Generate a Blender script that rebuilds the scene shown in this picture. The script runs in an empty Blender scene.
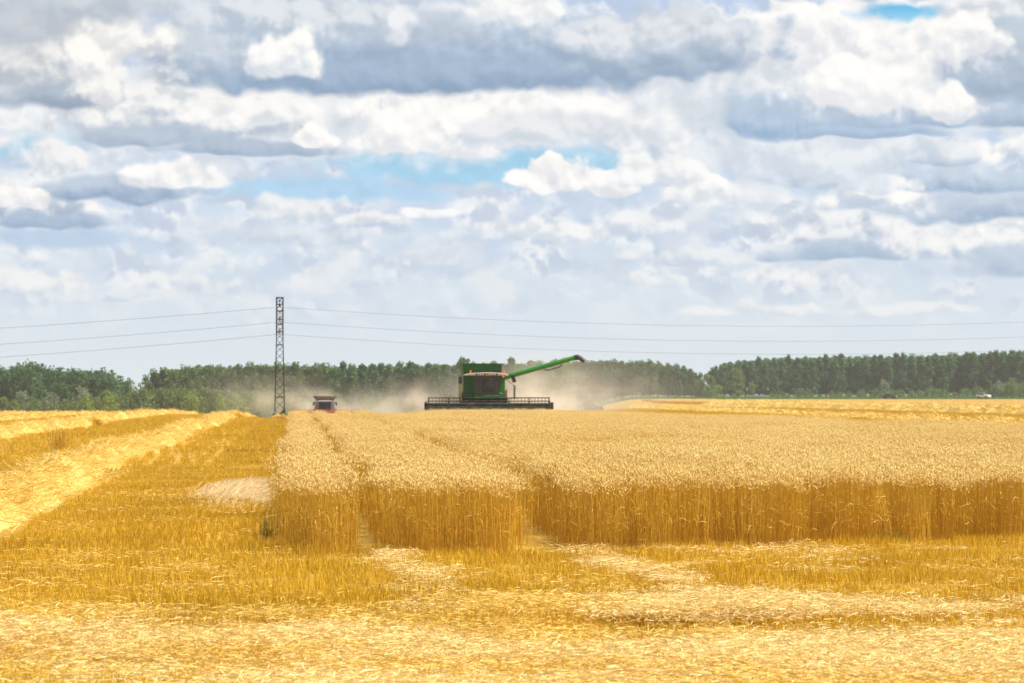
import bpy, bmesh, math, random
import numpy as np
from mathutils import Vector, Matrix, Euler
R = math.radians
S = bpy.context.scene
COL = S.collection
rng = np.random.default_rng(7)
random.seed(7)

# ------------------------------------------------------------------ camera
F_PX, HORIZON, CAM_H = 2844.0, 393.0, 1.8
cd = bpy.data.cameras.new('camera'); cam = bpy.data.objects.new('camera', cd); COL.objects.link(cam)
cd.sensor_width = 36.0; cd.lens = 36.0 * F_PX / 1024.0
cd.clip_start = 0.5; cd.clip_end = 20000
cam.location = (0, 0, CAM_H)
cam.rotation_euler = (R(90) + math.atan((HORIZON - 341.5) / F_PX), 0, 0)
cd.dof.use_dof = True; cd.dof.focus_distance = 36.0; cd.dof.aperture_fstop = 5.6
S.camera = cam
S.render.resolution_x, S.render.resolution_y = 1024, 683

# ------------------------------------------------------------------ world: sky with clouds
SUN_EL, SUN_AZ = R(58), R(94)          # azimuth measured clockwise from the view direction (+Y)
W = bpy.data.worlds.new('World'); S.world = W; W.use_nodes = True
nt = W.node_tree; nt.nodes.clear()
def N(t, tree=None, **kw):
    n = (tree or nt).nodes.new(t)
    for k, v in kw.items(): setattr(n, k, v)
    return n
def lk(a, b, tree=None): (tree or nt).links.new(a, b)
def setin(sock, v, tree=None):
    if isinstance(v, bpy.types.NodeSocket): lk(v, sock, tree)
    else: sock.default_value = v
def M_(op, a, b=None, c=None, tree=None, clamp=False):
    n = N('ShaderNodeMath', tree, operation=op, use_clamp=clamp)
    for i, v in enumerate((a, b, c)):
        if v is not None: setin(n.inputs[i], v, tree)
    return n.outputs[0]
def VM(op, a, b=None, c=None, tree=None):
    n = N('ShaderNodeVectorMath', tree, operation=op)
    for i, v in enumerate((a, b, c)):
        if v is not None: setin(n.inputs[i], v, tree)
    return n.outputs['Value'] if op == 'LENGTH' else n.outputs[0]
def SC(v, s, tree=None):
    n = N('ShaderNodeVectorMath', tree, operation='SCALE'); setin(n.inputs[0], v, tree); setin(n.inputs['Scale'], s, tree); return n.outputs[0]
def MR(v, a, b, c=0.0, d=1.0, tree=None, smooth=True):
    n = N('ShaderNodeMapRange', tree, interpolation_type='SMOOTHSTEP' if smooth else 'LINEAR')
    for i, x in enumerate((v, a, b, c, d)): setin(n.inputs[i], x, tree)
    return n.outputs[0]
def MIX(f, a, b, tree=None, blend='MIX'):
    n = N('ShaderNodeMix', tree, data_type='RGBA', blend_type=blend)
    setin(n.inputs[0], f, tree); setin(n.inputs[6], a, tree); setin(n.inputs[7], b, tree)
    return n.outputs[2]
def NOISE(vec, scale, detail=6, rough=0.55, tree=None, lac=2.0, dist=0.0, three=False):
    n = N('ShaderNodeTexNoise', tree)
    if tree is None: n.noise_dimensions = '2D' if not three else '3D'
    setin(n.inputs['Vector'], vec, tree); n.inputs['Scale'].default_value = scale
    n.inputs['Detail'].default_value = detail; n.inputs['Roughness'].default_value = rough
    n.inputs['Lacunarity'].default_value = lac; n.inputs['Distortion'].default_value = dist
    return n
def lin(c):
    return tuple(((x/255)/12.92 if x/255 <= 0.04045 else (((x/255)+0.055)/1.055)**2.4) for x in c[:3]) + (1.0,)

tc = N('ShaderNodeTexCoord')
sky = N('ShaderNodeTexSky', sky_type='NISHITA', sun_disc=False)
sky.sun_elevation = SUN_EL; sky.sun_rotation = SUN_AZ
sky.air_density = 1.0; sky.dust_density = 1.2; sky.ozone_density = 1.2
sep = N('ShaderNodeSeparateXYZ'); lk(tc.outputs['Generated'], sep.inputs[0])
az = M_('MULTIPLY', M_('ARCTAN2', sep.outputs[0], sep.outputs[1]), 57.29578)
el = M_('MULTIPLY', M_('ARCSINE', sep.outputs[2]), 57.29578)
cmb = N('ShaderNodeCombineXYZ'); lk(az, cmb.inputs[0]); lk(el, cmb.inputs[1])
P = cmb.outputs[0]                                     # azimuth and elevation of the direction, in degrees
Ps = VM('MULTIPLY', P, (1.0, 1.08, 1.0))
wn = NOISE(VM('ADD', Ps, (3.1, 7.7, 0.0)), 0.55, 2, 0.5)
warp = VM('MULTIPLY', VM('SUBTRACT', wn.outputs['Color'], (0.5, 0.5, 0.5)), (0.75, 0.45, 0.0))
Pw = VM('ADD', P, warp)
Pn = VM('ADD', Ps, SC(warp, 0.6))
fb = NOISE(Pn, 1.0, 8, 0.49).outputs['Fac']
fr1 = NOISE(Pn, 1.0, 4, 0.5).outputs['Fac']
fr2 = NOISE(VM('ADD', Pn, (0.10, 0.24, 0.0)), 1.0, 4, 0.5).outputs['Fac']
def billow(off):
    v = N('ShaderNodeTexVoronoi', feature='SMOOTH_F1', voronoi_dimensions='2D'); v.inputs['Scale'].default_value = 1.35
    v.inputs['Detail'].default_value = 3.0; v.inputs['Roughness'].default_value = 0.42; v.inputs['Smoothness'].default_value = 0.3
    lk(VM('ADD', Pn, off), v.inputs['Vector']); return v.outputs['Distance']
bi, bi2 = billow((9.0, 4.0, 0.0)), billow((9.07, 4.17, 0.0))
fbx = NOISE(VM('ADD', Pn, (0.05, 0.12, 0.0)), 1.0, 8, 0.49).outputs['Fac']
# edge field: negative grows a cloud, positive eats it
edge = M_('ADD', M_('MULTIPLY', M_('SUBTRACT', 0.5, fb), 1.25), M_('MULTIPLY', M_('SUBTRACT', bi, 0.42), 0.85))
# relief: positive on sides that face up and to the sun
relief = M_('ADD', M_('MULTIPLY', M_('SUBTRACT', fr1, fr2), 2.4), M_('MULTIPLY', M_('SUBTRACT', bi2, bi), 1.5))
relief = M_('MULTIPLY_ADD', M_('SUBTRACT', fb, fbx), 1.5, relief)
relief = M_('MAXIMUM', M_('MINIMUM', relief, 0.6), -0.6)
SKY_GAIN = 6.85
DEG = 57.29578 / F_PX
def ang(px, py): return (px - 512) * DEG, (HORIZON - py) * DEG

hz = MR(el, 0.0, 7.0)
base = MIX(hz, lin((217, 228, 236)), lin((192, 210, 235)))
skyc = SC(sky.outputs[0], 0.11)
base = MIX(MR(el, 8.0, 40.0), base, skyc)
# low streaky haze clouds
st = NOISE(VM('MULTIPLY', Pn, (0.7, 1.15, 1.0)), 1.0, 7, 0.5).outputs['Fac']
stm = M_('MULTIPLY', MR(st, 0.46, 0.66), MR(el, 0.4, 2.6))
base = MIX(M_('MULTIPLY', stm, 0.6), base, lin((240, 241, 241)))
st2 = NOISE(VM('MULTIPLY', VM('ADD', Pn, (20., 3., 0.)), (0.65, 1.2, 1.0)), 0.85, 6, 0.5).outputs['Fac']
base = MIX(M_('MULTIPLY', M_('MULTIPLY', MR(st2, 0.5, 0.68), MR(el, 1.0, 3.0)), 0.4), base, lin((186, 202, 226)))
pf = NOISE(VM('MULTIPLY', VM('ADD', Pn, (41., 13., 0.)), (0.85, 1.05, 1.0)), 0.95, 7, 0.5).outputs['Fac']
pfm = M_('MULTIPLY', MR(pf, 0.44, 0.64), MR(el, 1.0, 2.6))
pft = MR(M_('MULTIPLY_ADD', relief, 1.0, M_('MULTIPLY', M_('SUBTRACT', pf, 0.56), -2.5)), -0.35, 0.35)
base = MIX(M_('MULTIPLY', pfm, 0.7), base, MIX(pft, lin((196, 208, 227)), lin((246, 246, 245))))
cur = base
WH, WG, PB = (252, 250, 247), (226, 229, 235), (194, 210, 228)
GR, DG, BL = (164, 184, 208), (140, 164, 195), (168, 211, 236)
# one entry per cloud, far to near: x, y, rx, ry, top colour, base colour, softness, roughness of the outline, flatness of the base
CLOUDS = [
 (20,140,75,22,BL,BL,.6,.5,1), (490,168,170,20,(160,208,236),(170,212,238),.6,.5,1), (330,190,150,12,(178,212,238),(178,212,238),.8,.5,1),
 (600,160,60,9,BL,BL,.7,.4,1), (60,238,90,10,(190,208,232),(190,208,232),.8,.5,1), (400,160,80,12,BL,BL,.7,.4,1),
 # low band
 (30,288,75,20,(238,240,241),(205,215,230),.7,.7,2), (185,290,62,14,(236,238,240),(205,215,230),.7,.7,2), (110,300,60,9,(226,231,238),(205,215,230),.8,.6,2),
 (295,214,60,16,(238,240,242),(208,217,231),.7,.7,2), (370,222,46,10,(240,241,243),(212,220,232),.7,.7,2), (430,212,30,8,(246,246,246),(220,226,236),.6,.7,2),
 (300,240,110,12,(222,228,237),(200,211,229),.8,.6,2), (540,236,85,18,(242,243,243),(212,221,234),.7,.7,2), (640,228,60,15,(238,240,243),(205,215,231),.7,.7,2),
 (640,282,40,9,(236,239,241),(210,219,232),.7,.7,2), (760,310,90,9,(236,239,241),(212,220,232),.8,.7,2), (900,312,80,8,(234,237,240),(212,220,232),.8,.7,2),
 (690,262,80,12,(232,236,240),(204,215,231),.8,.6,2), (800,278,70,16,(240,241,242),(195,207,226),.7,.7,2),
 (845,232,110,26,(240,241,243),(172,188,214),.55,.7,2), (845,256,85,12,(186,200,222),(166,183,211),.55,.65,2.1),
 (960,250,100,24,(244,244,244),(190,203,224),.6,.7,2), (1010,268,60,24,(198,208,226),(170,186,212),.6,.5,2), (1090,240,80,30,WH,GR,.5,.6,2),
 (975,212,110,24,(205,214,230),(158,176,207),.55,.65,2.1), (870,205,80,18,WH,PB,.45,.7,2), (1008,232,40,12,WH,PB,.5,.7,2),
 (955,186,110,20,(196,207,226),(160,178,208),.55,.65,2.1), (808,180,55,22,(190,203,224),(160,180,212),.5,.55,2.5), (740,200,60,18,(244,244,245),(214,222,234),.6,.7,2),
 (985,158,70,20,WH,PB,.4,.7,2), (875,190,60,12,(250,249,247),(216,223,235),.45,.7,2), (930,165,60,12,(206,214,229),(168,184,211),.5,.6,2),
 (300,112,470,44,(240,241,242),(226,231,238),.9,.5,1), (800,150,200,40,(232,236,240),(214,222,234),.9,.6,1),
 # middle left
 (25,212,95,30,(246,245,243),(170,184,210),.5,.7,2), (120,194,100,20,(190,201,222),(142,162,196),.5,.65,2.1), (185,182,66,18,(250,249,247),WG,.6,.7,2.2),
 (60,165,60,20,(240,240,241),(206,213,226),.5,.7,2), (15,205,50,16,WH,WG,.4,.7,2), (45,224,70,12,(176,190,215),(152,170,202),.55,.65,2.1),
 (190,125,165,46,(246,245,243),(186,194,215),.4,.55,2), (150,142,85,17,(186,194,215),(164,175,203),.5,.45,2.5), (250,152,100,14,(180,189,212),(160,172,202),.5,.65,2.1),
 (255,118,90,22,(250,248,245),(222,226,233),.45,.65,2), (310,140,32,15,WH,WG,.35,.6,2),
 # long white cloud and the small cumulus under it
 (545,182,52,24,WH,WG,.25,.55,2.5), (608,190,34,20,WH,WG,.3,.55,2.5), (700,192,40,16,(250,249,248),(225,230,237),.4,.65,2), (655,178,50,22,(246,246,246),(220,226,235),.45,.65,2),
 (470,126,135,40,WH,(228,231,237),.28,.55,1.6), (640,122,140,44,(251,249,247),(222,227,235),.32,.55,1.6), (560,134,120,20,(232,234,238),(212,218,230),.7,.5,1.8), (400,134,60,30,WH,(232,234,238),.3,.55,1.6),
 # big cumulus on the right
 (740,110,80,52,(244,244,244),(212,220,232),.5,.6,1.4), (870,66,190,84,WH,(224,229,236),.35,.6,1.4), (790,40,70,50,WH,(228,231,237),.4,.6,1.3), (850,110,60,34,(206,214,227),(190,202,220),.8,.6,1.3), (700,70,130,60,(240,240,241),(216,222,232),.5,.6,1.3),
 (800,126,88,36,(186,203,222),(152,182,212),.4,.5,2.4), (870,136,90,10,(180,200,222),(160,186,213),.5,.5,2), (900,122,110,16,(196,207,225),(166,184,212),.5,.5,2), (880,90,110,38,WH,(236,238,241),.45,.6,1.4),
 (1000,70,75,62,(192,200,217),(164,177,205),.5,.5,1.5), (950,110,30,22,WH,WG,.4,.6,1.6), (1010,10,110,26,(236,236,238),(212,217,228),.6,.6,1.5),
 (965,50,45,34,WH,WG,.5,.65,1.4), (1010,125,60,16,(186,198,220),(160,177,206),.5,.5,2),
 # grey ceiling of the nearest cloud
 (410,56,395,66,(188,204,222),(143,164,194),.26,.5,2.4), (400,82,300,30,(166,184,208),(143,164,194),.6,.55,2.0), (290,18,230,46,(222,226,233),(188,199,217),.8,.7,1.4), (200,60,90,30,(206,213,225),(170,184,208),.8,.7,1.5),
 (660,66,100,42,(186,195,216),(152,164,197),.35,.4,2.0), (640,40,110,30,(226,229,234),(196,204,221),.6,.6,1.6), (515,12,80,24,(246,246,245),(222,227,235),.7,.7,1.6),
 (420,35,60,24,(200,207,223),(176,186,209),.7,.6,1.5), (283,62,52,32,(250,249,247),(222,227,235),.6,.75,1.6), (400,26,16,24,(236,237,240),(208,214,226),.9,.9,1.2),
 (60,66,125,70,(236,235,233),(190,195,208),.45,.6,1.5), (55,104,90,20,(176,184,203),(152,163,190),.55,.65,2), (110,62,60,40,(250,248,243),(222,224,229),.5,.65,1.3),
 (20,30,60,30,(206,209,216),(184,190,203),.6,.6,1.5), (110,98,26,22,(246,244,240),(220,222,228),.5,.6,1.5), (70,10,120,26,(208,212,220),(186,193,207),.6,.6,1.4),
 (893,15,44,11,(112,190,232),(150,206,236),.7,.7,1), (840,-14,110,26,(200,206,218),(186,194,212),.5,.5,1.5), (955,-8,60,16,(206,211,222),(190,197,212),.5,.5,1.5),
]
for (cx, cy, rx, ry, top, bot, soft, rough, flat) in CLOUDS:
    top, bot = [(c[0], max(c[1], c[0] + .46 * (c[2] - c[0])), c[2]) if c[2] > c[0] + 10 else c for c in (top, bot)]
    u0, v0 = ang(cx, cy); ru, rv = rx * DEG, ry * (1.14 if sum(top) > 700 else 1.04) * DEG
    pos_ = VM('MULTIPLY_ADD', cur, (1e-6, 1e-6, 1e-6), Pw)      # orders the evaluation cloud by cloud
    q = VM('MULTIPLY_ADD', pos_, (1/ru, 1/rv, 0), (-u0/ru, -v0/rv, 0))
    s = N('ShaderNodeSeparateXYZ'); lk(q, s.inputs[0])
    y = M_('MINIMUM', s.outputs[1], M_('MULTIPLY', s.outputs[1], flat))
    r = M_('SQRT', M_('MULTIPLY_ADD', s.outputs[0], s.outputs[0], M_('MULTIPLY', y, y)))
    if sum(top) > 700 and sum(bot) > 640: soft *= .65
    m = MR(M_('MULTIPLY_ADD', edge, rough, r), 1.0 + soft * .5, 1.0 - soft * .5)
    t = MR(M_('MULTIPLY_ADD', relief, 0.8 if sum(top) > 680 else 0.3, s.outputs[1]), -0.65, 0.55)
    cur = MIX(m, cur, MIX(t, lin(bot), lin(top)))
# fine relief all over the clouded part
cur = SC(cur, M_('MULTIPLY_ADD', M_('MULTIPLY', relief, MR(el, 1.0, 4.0)), 0.07, 1.0))
# the rest of the dome, outside this stretch of sky: open cumulus
gen = NOISE(VM('MULTIPLY', tc.outputs['Generated'], (1., 1., 2.2)), 3.2, 7, 0.55, three=True).outputs['Fac']
dome = MIX(MR(gen, 0.52, 0.66), skyc, lin((226, 228, 233)))
away = M_('MAXIMUM', MR(el, 9.5, 12.0), M_('MAXIMUM', MR(M_('ABSOLUTE', az), 13.0, 16.0), MR(el, -.4, -1.0)))
bg = N('ShaderNodeBackground'); bg.inputs['Strength'].default_value = 0.1; lk(SC(cur, SKY_GAIN), bg.inputs[0])
bg2 = N('ShaderNodeBackground'); bg2.inputs['Strength'].default_value = 0.1; lk(SC(dome, SKY_GAIN), bg2.inputs[0])
wm = N('ShaderNodeMixShader'); lk(away, wm.inputs[0]); lk(bg.outputs[0], wm.inputs[1]); lk(bg2.outputs[0], wm.inputs[2])
wo = N('ShaderNodeOutputWorld'); lk(wm.outputs[0], wo.inputs[0])
W.cycles.sampling_method = 'MANUAL'; W.cycles.sample_map_resolution = 512

# ------------------------------------------------------------------ sun
sl = bpy.data.lights.new('sun', 'SUN'); so = bpy.data.objects.new('sun', sl); COL.objects.link(so)
sl.energy = 5.0; sl.angle = R(0.53); sl.color = (1.0, 0.95, 0.86)
sd = Vector((math.sin(SUN_AZ) * math.cos(SUN_EL), math.cos(SUN_AZ) * math.cos(SUN_EL), math.sin(SUN_EL)))
so.rotation_euler = sd.to_track_quat('Z', 'Y').to_euler(); so.location = (40, 20, 80)
S.view_settings.view_transform = 'Standard'; S.view_settings.look = 'None'
S.view_settings.exposure = 0.56; S.view_settings.gamma = 1.0; S.view_settings.use_curve_mapping = False
S.cycles.max_bounces = 8; S.cycles.diffuse_bounces = 4; S.cycles.transmission_bounces = 6; S.cycles.volume_bounces = 3
S.cycles.transparent_max_bounces = 12; S.cycles.volume_step_rate = 2.0; S.cycles.volume_max_steps = 128
S.cycles.use_denoising = True

# ------------------------------------------------------------------ helpers
def sstep(a, b, x):
    t = np.clip((x - a) / (b - a), 0, 1); return t * t * (3 - 2 * t)
def terrain(X, Y):
    X = np.asarray(X, float); Y = np.asarray(Y, float)
    a = X / np.maximum(Y, 20.0)
    L = 1 - sstep(0.015, 0.045, a)
    ys = 185 - 65 * sstep(-0.115, -0.078, a) + 45 * sstep(-0.045, -0.02, a)
    return -5.0 * L * sstep(ys, 700.0, Y) + 0.03 * np.sin(X * .35 + 1) * np.sin(Y * .21) * (Y < 150)
def gz(x, y): return float(terrain(x, y))
TX, TY = -0.0768, 0.99705             # direction of the drill rows
def uv2xy(u, v): return u * TY + v * TX, -u * TX + v * TY      # u across the rows, v along them
def xy2uv(x, y): return x * TY - y * TX, x * TX + y * TY
ROT_ROW = math.atan2(-TX, TY)
def px2x(px, Y): return (px - 512) / F_PX * Y

def mesh_arrays(name, verts, quads=None, tris=None, mats=(), qmat=None, tmat=None, tint=None, smooth=False):
    me = bpy.data.meshes.new(name)
    verts = np.asarray(verts, np.float32)
    loops, sizes, mi = [], [], []
    if quads is not None and len(quads):
        loops.append(np.asarray(quads, np.int32).ravel()); sizes.append(np.full(len(quads), 4, np.int32))
        mi.append(np.zeros(len(quads), np.int32) if qmat is None else np.asarray(qmat, np.int32))
    if tris is not None and len(tris):
        loops.append(np.asarray(tris, np.int32).ravel()); sizes.append(np.full(len(tris), 3, np.int32))
        mi.append(np.zeros(len(tris), np.int32) if tmat is None else np.asarray(tmat, np.int32))
    loops = np.concatenate(loops); sizes = np.concatenate(sizes); mi = np.concatenate(mi)
    me.vertices.add(len(verts)); me.vertices.foreach_set('co', verts.ravel())
    me.loops.add(len(loops)); me.loops.foreach_set('vertex_index', loops)
    me.polygons.add(len(sizes)); me.polygons.foreach_set('loop_start', np.concatenate([[0], np.cumsum(sizes)[:-1]]).astype(np.int32))
    for m in mats: me.materials.append(m)
    me.polygons.foreach_set('material_index', mi)
    if smooth: me.polygons.foreach_set('use_smooth', np.ones(len(sizes), bool))
    if tint is not None:
        at = me.attributes.new('tint', 'FLOAT', 'POINT'); at.data.foreach_set('value', np.asarray(tint, np.float32))
    me.update(calc_edges=True)
    return me

class Acc:
    """collects quads and tris of many pieces for one mesh"""
    def __init__(s): s.v, s.q, s.t, s.qm, s.tm, s.ti, s.n = [], [], [], [], [], [], 0
    def add(s, v, q=None, t=None, mat=0, tint=None):
        v = np.asarray(v, float)
        s.v.append(v)
        if q is not None: s.q.append(np.asarray(q) + s.n); s.qm.append(np.full(len(q), mat))
        if t is not None: s.t.append(np.asarray(t) + s.n); s.tm.append(np.full(len(t), mat))
        s.ti.append(np.zeros(len(v)) if tint is None else tint); s.n += len(v)
    def mesh(s, name, mats, smooth=False):
        c = lambda a: np.concatenate(a) if a else None
        return mesh_arrays(name, c(s.v), c(s.q), c(s.t), mats, c(s.qm), c(s.tm), c(s.ti), smooth)

def ribbons(acc, p0, d, L, w, sag, mat=0, kink=0.0):
    n = len(p0); d = d / np.linalg.norm(d, axis=1, keepdims=True)
    side = np.cross(d, rng.normal(size=(n, 3))); side /= np.linalg.norm(side, axis=1, keepdims=True) + 1e-9
    k = rng.normal(size=(n, 3)) * kink * L[:, None]
    pts = []
    for t in (0, .5, 1.0):
        p = p0 + d * (L * t)[:, None] + k * (1 - abs(2 * t - 1)); p = p - np.array([0, 0, 1.0]) * (sag * t * t)[:, None]
        ww = (w * (1.0 if t < 1 else .5) * .5)[:, None]
        pts += [p - side * ww, p + side * ww]
    v = np.stack(pts, 1).reshape(-1, 3)
    i = np.arange(n)[:, None] * 6
    q = np.concatenate([i + np.array([0, 1, 3, 2]), i + np.array([2, 3, 5, 4])])
    acc.add(v, q=q, mat=mat, tint=np.repeat(rng.random(n), 6))

def spindles(acc, b, e, L, r, mat=0):
    n = len(b); e = e / np.linalg.norm(e, axis=1, keepdims=True)
    a = np.cross(e, rng.normal(size=(n, 3))); a /= np.linalg.norm(a, axis=1, keepdims=True); c = np.cross(e, a)
    ring = []
    for k in range(3):
        th = 2 * math.pi * k / 3
        ring.append(b + e * (L * .4)[:, None] + (a * math.cos(th) + c * math.sin(th)) * r[:, None])
    v = np.stack([b] + ring + [b + e * L[:, None]], 1).reshape(-1, 3)
    i = np.arange(n)[:, None] * 5
    t = np.concatenate([i + np.array(x) for x in ([0, 2, 1], [0, 3, 2], [0, 1, 3], [1, 2, 4], [2, 3, 4], [3, 1, 4])])
    acc.add(v, t=t, mat=mat, tint=np.repeat(rng.random(n), 5))

def slivers(acc, b, e, L, w, mat=0):
    n = len(b); e = e / np.linalg.norm(e, axis=1, keepdims=True)
    s = np.cross(e, rng.normal(size=(n, 3))); s /= np.linalg.norm(s, axis=1, keepdims=True)
    v = np.stack([b - s * w[:, None] / 2, b + s * w[:, None] / 2, b + e * L[:, None]], 1).reshape(-1, 3)
    acc.add(v, t=np.arange(n)[:, None] * 3 + np.array([0, 1, 2]), mat=mat, tint=np.repeat(rng.random(n), 3))

def link(name, me, parent=None, loc=(0, 0, 0), rz=0.0):
    o = bpy.data.objects.new(name, me); COL.objects.link(o); o.location = loc; o.rotation_euler = (0, 0, rz)
    if parent: o.parent = parent
    return o
def tag(o, label=None, cat=None, group=None, kind=None):
    if label: o['label'] = label
    if cat: o['category'] = cat
    if group: o['group'] = group
    if kind: o['kind'] = kind
    return o
KIDS = {}
def part(name, me, parent):
    o = link(name, me, parent); KIDS.setdefault(parent.name, []).append(o); return o
def copy_tree(o, parent=None):
    c = o.copy(); COL.objects.link(c)
    if parent: c.parent = parent; KIDS.setdefault(parent.name, []).append(c)
    for k in KIDS.get(o.name, []): copy_tree(k, c)
    return c

# ------------------------------------------------------------------ materials
def mat(name, col, rough=.6, metal=0.0, spec=.4):
    m = bpy.data.materials.new(name); m.use_nodes = True
    b = m.node_tree.nodes['Principled BSDF']
    b.inputs['Base Color'].default_value = (*col, 1); b.inputs['Roughness'].default_value = rough
    b.inputs['Metallic'].default_value = metal; b.inputs['Specular IOR Level'].default_value = spec
    return m
def paint(name, col, dust=.25, rough=.4, dustcol=(.42, .31, .18)):
    """paint with a film of field dust in uneven patches"""
    m = mat(name, col, rough); t = m.node_tree; b = t.nodes['Principled BSDF']
    co = N('ShaderNodeTexCoord', t).outputs['Object']
    n = NOISE(co, 2.3, 6, .6, t).outputs['Fac']
    f = M_('MULTIPLY', MR(n, .35, .75, tree=t), dust * 2, tree=t, clamp=True)
    lk(MIX(f, (*col, 1), (*dustcol, 1), t), b.inputs['Base Color'], t)
    lk(MR(f, 0, 1, rough, .8, t), b.inputs['Roughness'], t)
    return m
def strawmat(name, c1, c2, trans=.35, scale=.35, amt=.35, c3=None, rough=.55):
    m = bpy.data.materials.new(name); m.use_nodes = True; t = m.node_tree; b = t.nodes['Principled BSDF']
    a = N('ShaderNodeAttribute', t, attribute_name='tint').outputs['Fac']
    col = MIX(a, (*c1, 1), (*c2, 1), t)
    geo = N('ShaderNodeNewGeometry', t).outputs['Position']
    n = NOISE(geo, scale, 4, .6, t).outputs['Fac']
    if c3: col = MIX(M_('MULTIPLY', MR(n, .45, .7, tree=t), amt, tree=t), col, (*c3, 1), t)
    b.inputs['Roughness'].default_value = rough; b.inputs['Specular IOR Level'].default_value = .35
    lk(col, b.inputs['Base Color'], t)
    tr = N('ShaderNodeBsdfTranslucent', t); lk(col, tr.inputs[0], t)
    mx = N('ShaderNodeMixShader', t); mx.inputs[0].default_value = trans
    lk(b.outputs[0], mx.inputs[1], t); lk(tr.outputs[0], mx.inputs[2], t)
    lk(mx.outputs[0], t.nodes['Material Output'].inputs[0], t)
    return m
m_stem = strawmat('wheat stem', (.58, .34, .022), (.74, .48, .060), .15, c3=(.42, .21, .02))
m_ear = strawmat('wheat ear', (.91, .64, .19), (.97, .81, .37), .36, .22, .55, c3=(.76, .45, .07))
m_stub = strawmat('stubble', (.62, .375, .012), (.79, .52, .042), .2, .3, .6, c3=(.48, .27, .01))
m_straw = strawmat('straw', (.72, .46, .060), (.90, .67, .20), .2, .5, .5, c3=(.64, .39, .045))
m_wind = strawmat('windrow straw', (.70, .46, .075), (.88, .67, .23), .2, .8, .6, c3=(.60, .36, .04))
m_pale = strawmat('pale straw', (.80, .57, .18), (.95, .79, .40), .22, .5, .3, c3=(.70, .44, .10))
m_white = strawmat('bleached straw', (.86, .66, .32), (.97, .86, .56), .4, .5, .2, c3=(.8, .55, .2))
m_weed = strawmat('weed leaf', (.26, .25, .04), (.42, .36, .07), .4, c3=(.3, .26, .04))

def leafmat(name, c1, c2, trans=.4):
    c1, c2 = tuple(x * 1.22 for x in c1), tuple(x * 1.22 for x in c2)
    m = strawmat(name, c1, c2, trans, .12, .5, c3=tuple(x * .8 for x in c1), rough=.6)
    return m
m_pop = leafmat('poplar leaves', (.048, .130, .036), (.112, .240, .065))
m_pop2 = leafmat('darker poplar leaves', (.042, .116, .040), (.100, .210, .064))
m_wood = leafmat('olive leaves', (.066, .125, .034), (.140, .215, .055))
m_yel = leafmat('yellow green leaves', (.13, .175, .032), (.25, .29, .06))
m_lime = leafmat('lime leaves', (.13, .20, .018), (.26, .33, .035))
m_silv = leafmat('silver leaves', (.15, .20, .10), (.26, .31, .18))
m_grn = leafmat('bush leaves', (.08, .17, .03), (.17, .27, .05))
m_hedge = leafmat('hedge leaves', (.10, .16, .032), (.21, .27, .06))
m_bark = mat('bark', (.09, .085, .07), .9)

# ------------------------------------------------------------------ ground
def axis(parts):
    out = []
    for a, b, n in parts: out += list(np.linspace(a, b, n, endpoint=False))
    return np.array(out + [parts[-1][1]])
gx = axis([(-6000, -800, 10), (-800, -160, 30), (-160, -30, 60), (-30, 30, 180), (30, 160, 60), (160, 800, 30), (800, 6000, 10)])
gy = axis([(-400, 8, 12), (8, 70, 210), (70, 300, 150), (300, 1000, 100), (1000, 9000, 16)])
GX, GY = np.meshgrid(gx, gy)
GZ = terrain(GX, GY)
near = np.exp(-np.clip(GY - 30, 0, None) / 40)
GZ = GZ + near * 0.026 * (np.sin(GX * 5.1 + 2 * np.sin(GY * 1.3)) * np.sin(GY * 3.7 + GX) + .6 * np.sin(GX * 9.7) * np.sin(GY * 7.9))
nx, ny = len(gx), len(gy)
idx = (np.arange(ny - 1)[:, None] * nx + np.arange(nx - 1)[None, :]).ravel()
gm = bpy.data.materials.new('field soil and chaff'); gm.use_nodes = True; t = gm.node_tree; b = t.nodes['Principled BSDF']
geo = N('ShaderNodeNewGeometry', t).outputs['Position']
mp = N('ShaderNodeMapping', t); mp.inputs['Rotation'].default_value = (0, 0, -ROT_ROW); lk(geo, mp.inputs[0], t)
rowv = VM('MULTIPLY', mp.outputs[0], (1.0, .06, 1.0), tree=t)
n1 = NOISE(rowv, 1.1, 6, .6, t).outputs['Fac']; n2 = NOISE(geo, 9.0, 5, .65, t).outputs['Fac']; n3 = NOISE(geo, .05, 4, .55, t).outputs['Fac']
c = MIX(MR(n1, .35, .65, tree=t), (.30, .175, .025, 1), (.42, .26, .040, 1), t)
c = MIX(M_('MULTIPLY', MR(n2, .5, .75, tree=t), .5, tree=t), c, (.66, .42, .10, 1), t)
c = MIX(M_('MULTIPLY', MR(n2, .45, .3, tree=t), .5, tree=t), c, (.24, .13, .03, 1), t)
c = MIX(M_('MULTIPLY', MR(n3, .4, .65, tree=t), .35, tree=t), c, (.58, .35, .06, 1), t)
sy = N('ShaderNodeSeparateXYZ', t); lk(geo, sy.inputs[0], t)
c = MIX(MR(sy.outputs[1], 822, 828, tree=t), c, MIX(n1, (.045, .085, .02, 1), (.09, .14, .03, 1), t), t)     # meadow beyond the last field
lk(c, b.inputs['Base Color'], t); b.inputs['Roughness'].default_value = .9; b.inputs['Specular IOR Level'].default_value = .1
bp = N('ShaderNodeBump', t); bp.inputs['Strength'].default_value = .6; bp.inputs['Distance'].default_value = .03; lk(n2, bp.inputs['Height'], t); lk(bp.outputs[0], b.inputs['Normal'], t)
ground = link('ground', mesh_arrays('ground', np.stack([GX, GY, GZ], -1).reshape(-1, 3), quads=np.stack([idx, idx + 1, idx + nx + 1, idx + nx], 1), mats=[gm], smooth=True))
tag(ground, kind='structure')

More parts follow.
